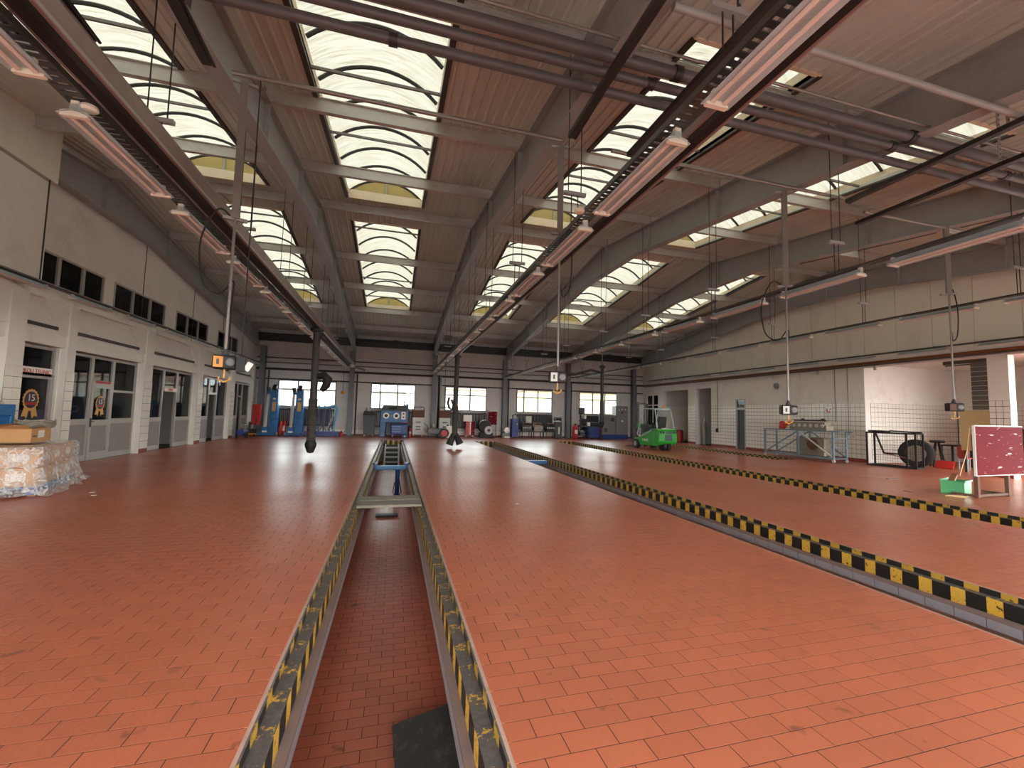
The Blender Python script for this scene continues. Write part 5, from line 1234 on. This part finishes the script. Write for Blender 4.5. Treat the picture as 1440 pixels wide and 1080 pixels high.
def wall_bits():
    o = thing('wall_horn', (XR-.03, 17.2, 3.35), 'round grey bell on the right wall above the tiles', 'bell'); MB().lathe((0, 0, 0), [(.15, 0), (.14, -.05), (.06, -.08)], 'x', 20).build('dome', 'grey', o, smooth=True)
    for y, z, l in ((16.95, 2.15, 'small grey outlet box on the white tiles'), (13.55, 1.05, 'white switch box low on the white tiles')):
        o = box(-.03, .0, -.1, .1, -.06, .06).build('outlet_box', 'light_grey', None, bevel=.008); o.location = (XR-.014, y, z); tag(o, l, 'outlet box')
    o = thing('wall_sign', (XR-.016, 14.55, 2.12), 'small white sign with a red bracket mark on the tiles', 'sign'); box(-.006, 0, -.15, .15, -.15, .15).build('plate', 'white', o)
    MB().box(-.01, -.006, -.1, .1, -.1, -.05).box(-.01, -.006, .06, .1, -.05, .08).box(-.01, -.006, -.1, -.06, .02, .08).build('mark', 'red', o)
    for y, z0, z1, l in ((13.7, 1.1, 4.0, 'thin cable down the tiled wall near the opening'), (14.25, 1.6, 4.0, 'grey conduit down the tiled wall behind the steel cart'), (21.3, 1.0, 3.9, 'thin cable down the tiled wall near the dark doorway'), (15.9, 2.4, 4.0, 'pale conduit on the plaster above the steel cart')):
        o = MB().cyl((XR-.03, y, z0), (XR-.03, y, z1), .016, 6).build('wall_cable', 'grey' if z1-z0 > 2 else 'light_grey'); tag(o, l, 'cable')
    o = thing('handset', (XR-.05, 21.3, .95), 'black handset hanging on the tiled wall', 'handset'); MB().box(-.06, .03, -.06, .06, -.12, .12).build('body', 'black', o, bevel=.02); MB().tube([(0, .05, -.1), (-.05, .12, -.05), (0, .1, .1)], .012, 6).build('cord', 'black', o)
    # wall lamp brackets at the lintel
    for y in (12.6, 15.0, 17.4): 
        o = MB().box(-.06, 0, -.05, .05, -.18, 0).build('wall_bracket', 'light_grey'); o.location = (XR, y, 3.9); tag(o, 'small pale bracket under the brown pipes', 'bracket', 'small pale brackets under the brown pipes')
wall_bits()
def cage():
    t = thing('wire_cage', (18.05, 11.75, 0), 'black steel frame cage with wire mesh leaning at the wall opening', 'cage', None, .22)
    X, Y, H = .3, .72, 1.25
    for sx in (-1, 1):
        for y in (-Y, Y): box(sx*X-.025, sx*X+.025, y-.025, y+.025, 0, H).build('post', 'black', t)
        for z in (.03, H): MB().bar((sx*X, -Y, z), (sx*X, Y, z), .05).build('rail', 'black', t)
    for y in (-Y, Y):
        for z in (.03, H): MB().bar((-X, y, z), (X, y, z), .05).build('rail', 'black', t)
    MB().bar((-X, Y-.28, H), (-X, .2, .5), .05).bar((-X, .2, .5), (-X, -Y+.22, .5), .05).build('brace', 'black', t); box(-X-.02, -X+.02, -Y+.22, -Y+.28, 0, H).build('post', 'black', t)
    mb = MB(); k = -Y+.06
    while k < Y: mb.bar((X, k, .03), (X, k, H), .006); k += .075
    z = .1
    while z < H: mb.bar((X, -Y, z), (X, Y, z), .006); z += .1
    mb.build('wire_mesh', 'dark_steel', t)['kind'] = 'stuff'
    o = MB().prism([(-.15, -.3), (.1, -.35), (.15, .2), (-.05, .35), (-.2, .1)], 'z', 0, .06).build('scrap_plate', 'black', None, bevel=.01); o.location = (17.95, 12.2, 1.277); tag(o, 'black scrap plate on top of the wire cage', 'scrap')
    o = MB().bar((0, -.55, 0), (0, .45, .03), .08, .05).build('steel_bar', 'black'); o.location = (18.1, 11.45, 1.3); tag(o, 'black steel bar across the wire cage', 'steel bar')
    o = MB().bar((0, -.35, 0), (0, .5, .12), .04, .03).build('wooden_stick', 'wood'); o.location = (18.0, 11.6, .36); tag(o, 'pale wooden stick inside the wire cage', 'stick')
    for yy in (11.1,):
        w = thing('truck_wheel', (18.98, 11.62, .52), 'large black truck tyre with a dirty rim behind the wire cage', 'tyre', None, .35)
        tr = MB().lathe((0, 0, 0), [(.3, -.15), (.42, -.16), (.5, -.13), (.52, -.05), (.52, .05), (.5, .13), (.42, .16), (.3, .15), (.3, -.15)], 'x', 32, False).build('tyre', 'black', w, smooth=True); MB().lathe((0, 0, 0), [(.29, -.14), (.27, -.1), (.12, -.04), (.05, -.05)], 'x', 24).build('rim', 'engine', w, smooth=True)
cage()
def recess_bits():
    t = thing('tall_stool', (20.0, 11.55, 0), 'dark round-topped stool in the tiled recess', 'stool')
    MB().lathe((0, 0, .92), [(.05, 0), (.2, 0), (.24, .04), (.2, .09), (.02, .1)], 'z', 20).build('seat', 'black', t, smooth=True)
    for k in range(4): MB().bar((.06*math.cos(k*PI/2), .06*math.sin(k*PI/2), .92), (.25*math.cos(k*PI/2), .25*math.sin(k*PI/2), 0), .04).build('leg', 'black', t)
    t = thing('metal_table', (20.7, 10.9, 0), 'dark metal table with red parts in the tiled recess', 'table')
    box(-.35, .35, -.8, .8, .8, .85).build('table_top', 'black', t)
    for sx in (-.3, .3):
        for sy in (-.75, .75): box(sx-.025, sx+.025, sy-.025, sy+.025, 0, .8).build('leg', 'black', t)
    t = thing('red_shop_chair', (19.85, 10.55, 0), 'red plastic chair in the tiled recess', 'chair', None, 1.2)
    box(-.2, .2, -.2, .2, .42, .46).build('seat', 'red', t, bevel=.02); box(-.2, .2, .18, .23, .46, .85).build('backrest', 'red', t, bevel=.04)
    for sx in (-.18, .18):
        for sy in (-.18, .18): MB().cyl((sx, sy, 0), (sx, sy, .43), .015, 8).build('leg', 'metal', t)
    t = thing('red_creeper', (19.3, 10.95, 0), 'tilted red plastic tray on the floor of the recess', 'tray'); o = box(-.2, .2, -.25, .25, 0, .05).build('tray', 'red', t, bevel=.02); o.rotation_euler = (.0, -.7, .3); o.location = (0, 0, .15)
    t = thing('black_wheel_cover', (21.6, 10.6, 0), 'large black arched wheel guard beside the tan board', 'wheel guard')
    P = [(.75*math.cos(PI*k/14), .75*math.sin(PI*k/14)) for k in range(15)]; I = [(.5*math.cos(PI*k/14), .5*math.sin(PI*k/14)) for k in range(14, -1, -1)]
    MB().prism([(y, z+1.05) for y, z in P+I], 'x', -.2, .2).build('arch', 'black', t, smooth=True); box(-.18, .18, -.75, -.5, 0, 1.05).build('foot', 'black', t); box(-.18, .18, .5, .75, 0, 1.05).build('foot', 'black', t)
    t = thing('tan_board', (19.05, 9.55, 0), 'tan panel standing beside the white tiled pillar', 'panel', None, .0)
    box(-.04, .04, -.2, .75, .75, 2.1).build('panel', 'tan', t, bevel=.01)
    for y in (-.15, .65): box(-.03, .03, y-.03, y+.03, 0, .75).build('leg', 'dark_steel', t)
    t = thing('roller_shutter', (19.3, 9.1, 2.15), 'dark louvred shutter above the tan panel', 'shutter')
    for k in range(10): box(0, .05, 0, 1.0, k*.165, k*.165+.15).build('slat', 'shutter', t)
    t = thing('ceiling_tube_light', (20.2, 10.6, 3.75), 'dark unlit tube light under the recess ceiling', 'lamp'); box(-.06, .06, -.75, .75, .12, .25).build('body', 'frame_dark', t); MB().cyl((0, -.7, .08), (0, .7, .08), .025, 8).build('tube', 'shutter', t)
    t = thing('red_bin', (19.3, 26.0, 0), 'red drum in the far white recess', 'drum'); MB().lathe((0, 0, 0), [(.3, 0), (.32, .1), (.32, .7), (.3, .75), (.05, .76)], 'z', 18).build('body', 'red', t, smooth=True); MB().lathe((0, 0, .76), [(.28, 0), (.28, .03), (.05, .05)], 'z', 18).build('lid', 'dark_red', t)
    t = thing('gas_bottles', (18.95, 23.0, 0), 'grey gas bottle standing at the recess pillar', 'gas bottle'); MB().lathe((0, 0, 0), [(.13, 0), (.14, .05), (.14, 1.3), (.06, 1.45), (.05, 1.5)], 'z', 16).build('bottle', 'engine', t, smooth=True); MB().lathe((0, 0, 1.5), [(.05, 0), (.05, .1), (.02, .12)], 'z', 10).build('valve', 'metal', t)
    t = thing('dark_locker', (19.4, 22.35, 0), 'dark low locker in the recess beside the gas bottle', 'locker'); box(-.25, .25, -.3, .3, 0, 1.1).build('body', 'office_dark', t); box(-.26, -.25, -.27, .27, .06, 1.04).build('door', 'charcoal', t)
recess_bits()
# dark red board on legs
t = thing('red_sign_board', (13.15, 6.55, 0), 'dark red peeling board on a wooden leg frame', 'board', None, .06)
box(-.72, 1.15, -.02, .02, .5, 1.6).build('board', 'dark_red', t)
MB().box(-.73, 1.15, -.024, .024, 1.59, 1.612).box(-.732, -.716, -.024, .024, .49, 1.6).box(-.73, 1.15, -.024, .024, .488, .505).build('chipped_edge', 'white', t)
for x in (-.56, .62): MB().bar((x, .06, 0), (x-.04, .05, 1.4), .07).build('leg', 'legs_wood', t)
MB().bar((-.56, .06, .05), (.62, .06, .05), .05).build('cross_bar', 'legs_wood', t)
for x in (-.56, .62): MB().bar((x, .06, .04), (x, .5, .04), .05).build('foot', 'legs_wood', t)
t = thing('green_crate', (12.95, 7.15, 0), 'pale green plastic crate behind the dark red board', 'crate', None, .3)
MB().box(-.3, .3, -.2, .2, 0, .02).box(-.3, -.28, -.2, .2, .02, .3).box(.28, .3, -.2, .2, .02, .3).box(-.28, .28, -.2, -.18, .02, .3).box(-.28, .28, .18, .2, .02, .3).build('body', 'crate_green', t); MB().box(-.32, .32, -.22, -.19, .28, .32).box(-.32, .32, .19, .22, .28, .32).build('rim', 'crate_green', t)
o = MB().bar((0, 0, 0), (.3, .1, .12), .1, .06).build('scrap_wood', 'wood'); o.location = (12.72, 7.1, .3); tag(o, 'brown scrap of wood lying in the green crate', 'wood')
o = MB().tube([(0, 0, 0), (-.2, -.1, .0), (-.45, .0, 0), (-.5, .12, 0), (-.2, .1, 0), (.1, .05, 0), (.5, -.05, 0)], .012, 6).build('hose_loop', 'tan', None); o.location = (12.6, 6.75, .012); tag(o, 'pale thin hose lying by the green crate', 'hose')
o = MB().tube([(0, 0, 0), (.75, .2, .72), (1.5, .5, 1.5)], .014, 6).build('broom_stick', 'tan'); o.location = (17.4, 9.5, .01); tag(o, 'pale stick leaning on the tan panel', 'stick')
for x, y in ((-5.2, 9.6), (-5.0, 9.3), (-6.0, 13.0), (2.2, 7.5), (9.4, 9.0)):
    o = MB().prism([(-.03, -.02), (.03, -.015), (.04, .02), (-.02, .03)], 'z', 0, .004).build('paper_scrap', 'paper'); o.location = (x, y, .001); tag(o, 'tiny white scrap on the red tiles', 'scrap', 'tiny white scraps on the floor')
o = MB().bar((-.3, 0, 0), (.3, .05, 0), .05, .02).build('floor_strip', 'legs_wood'); o.location = (14.1, 9.2, .011); tag(o, 'dark strip of wood on the floor before the wire cage', 'wood')
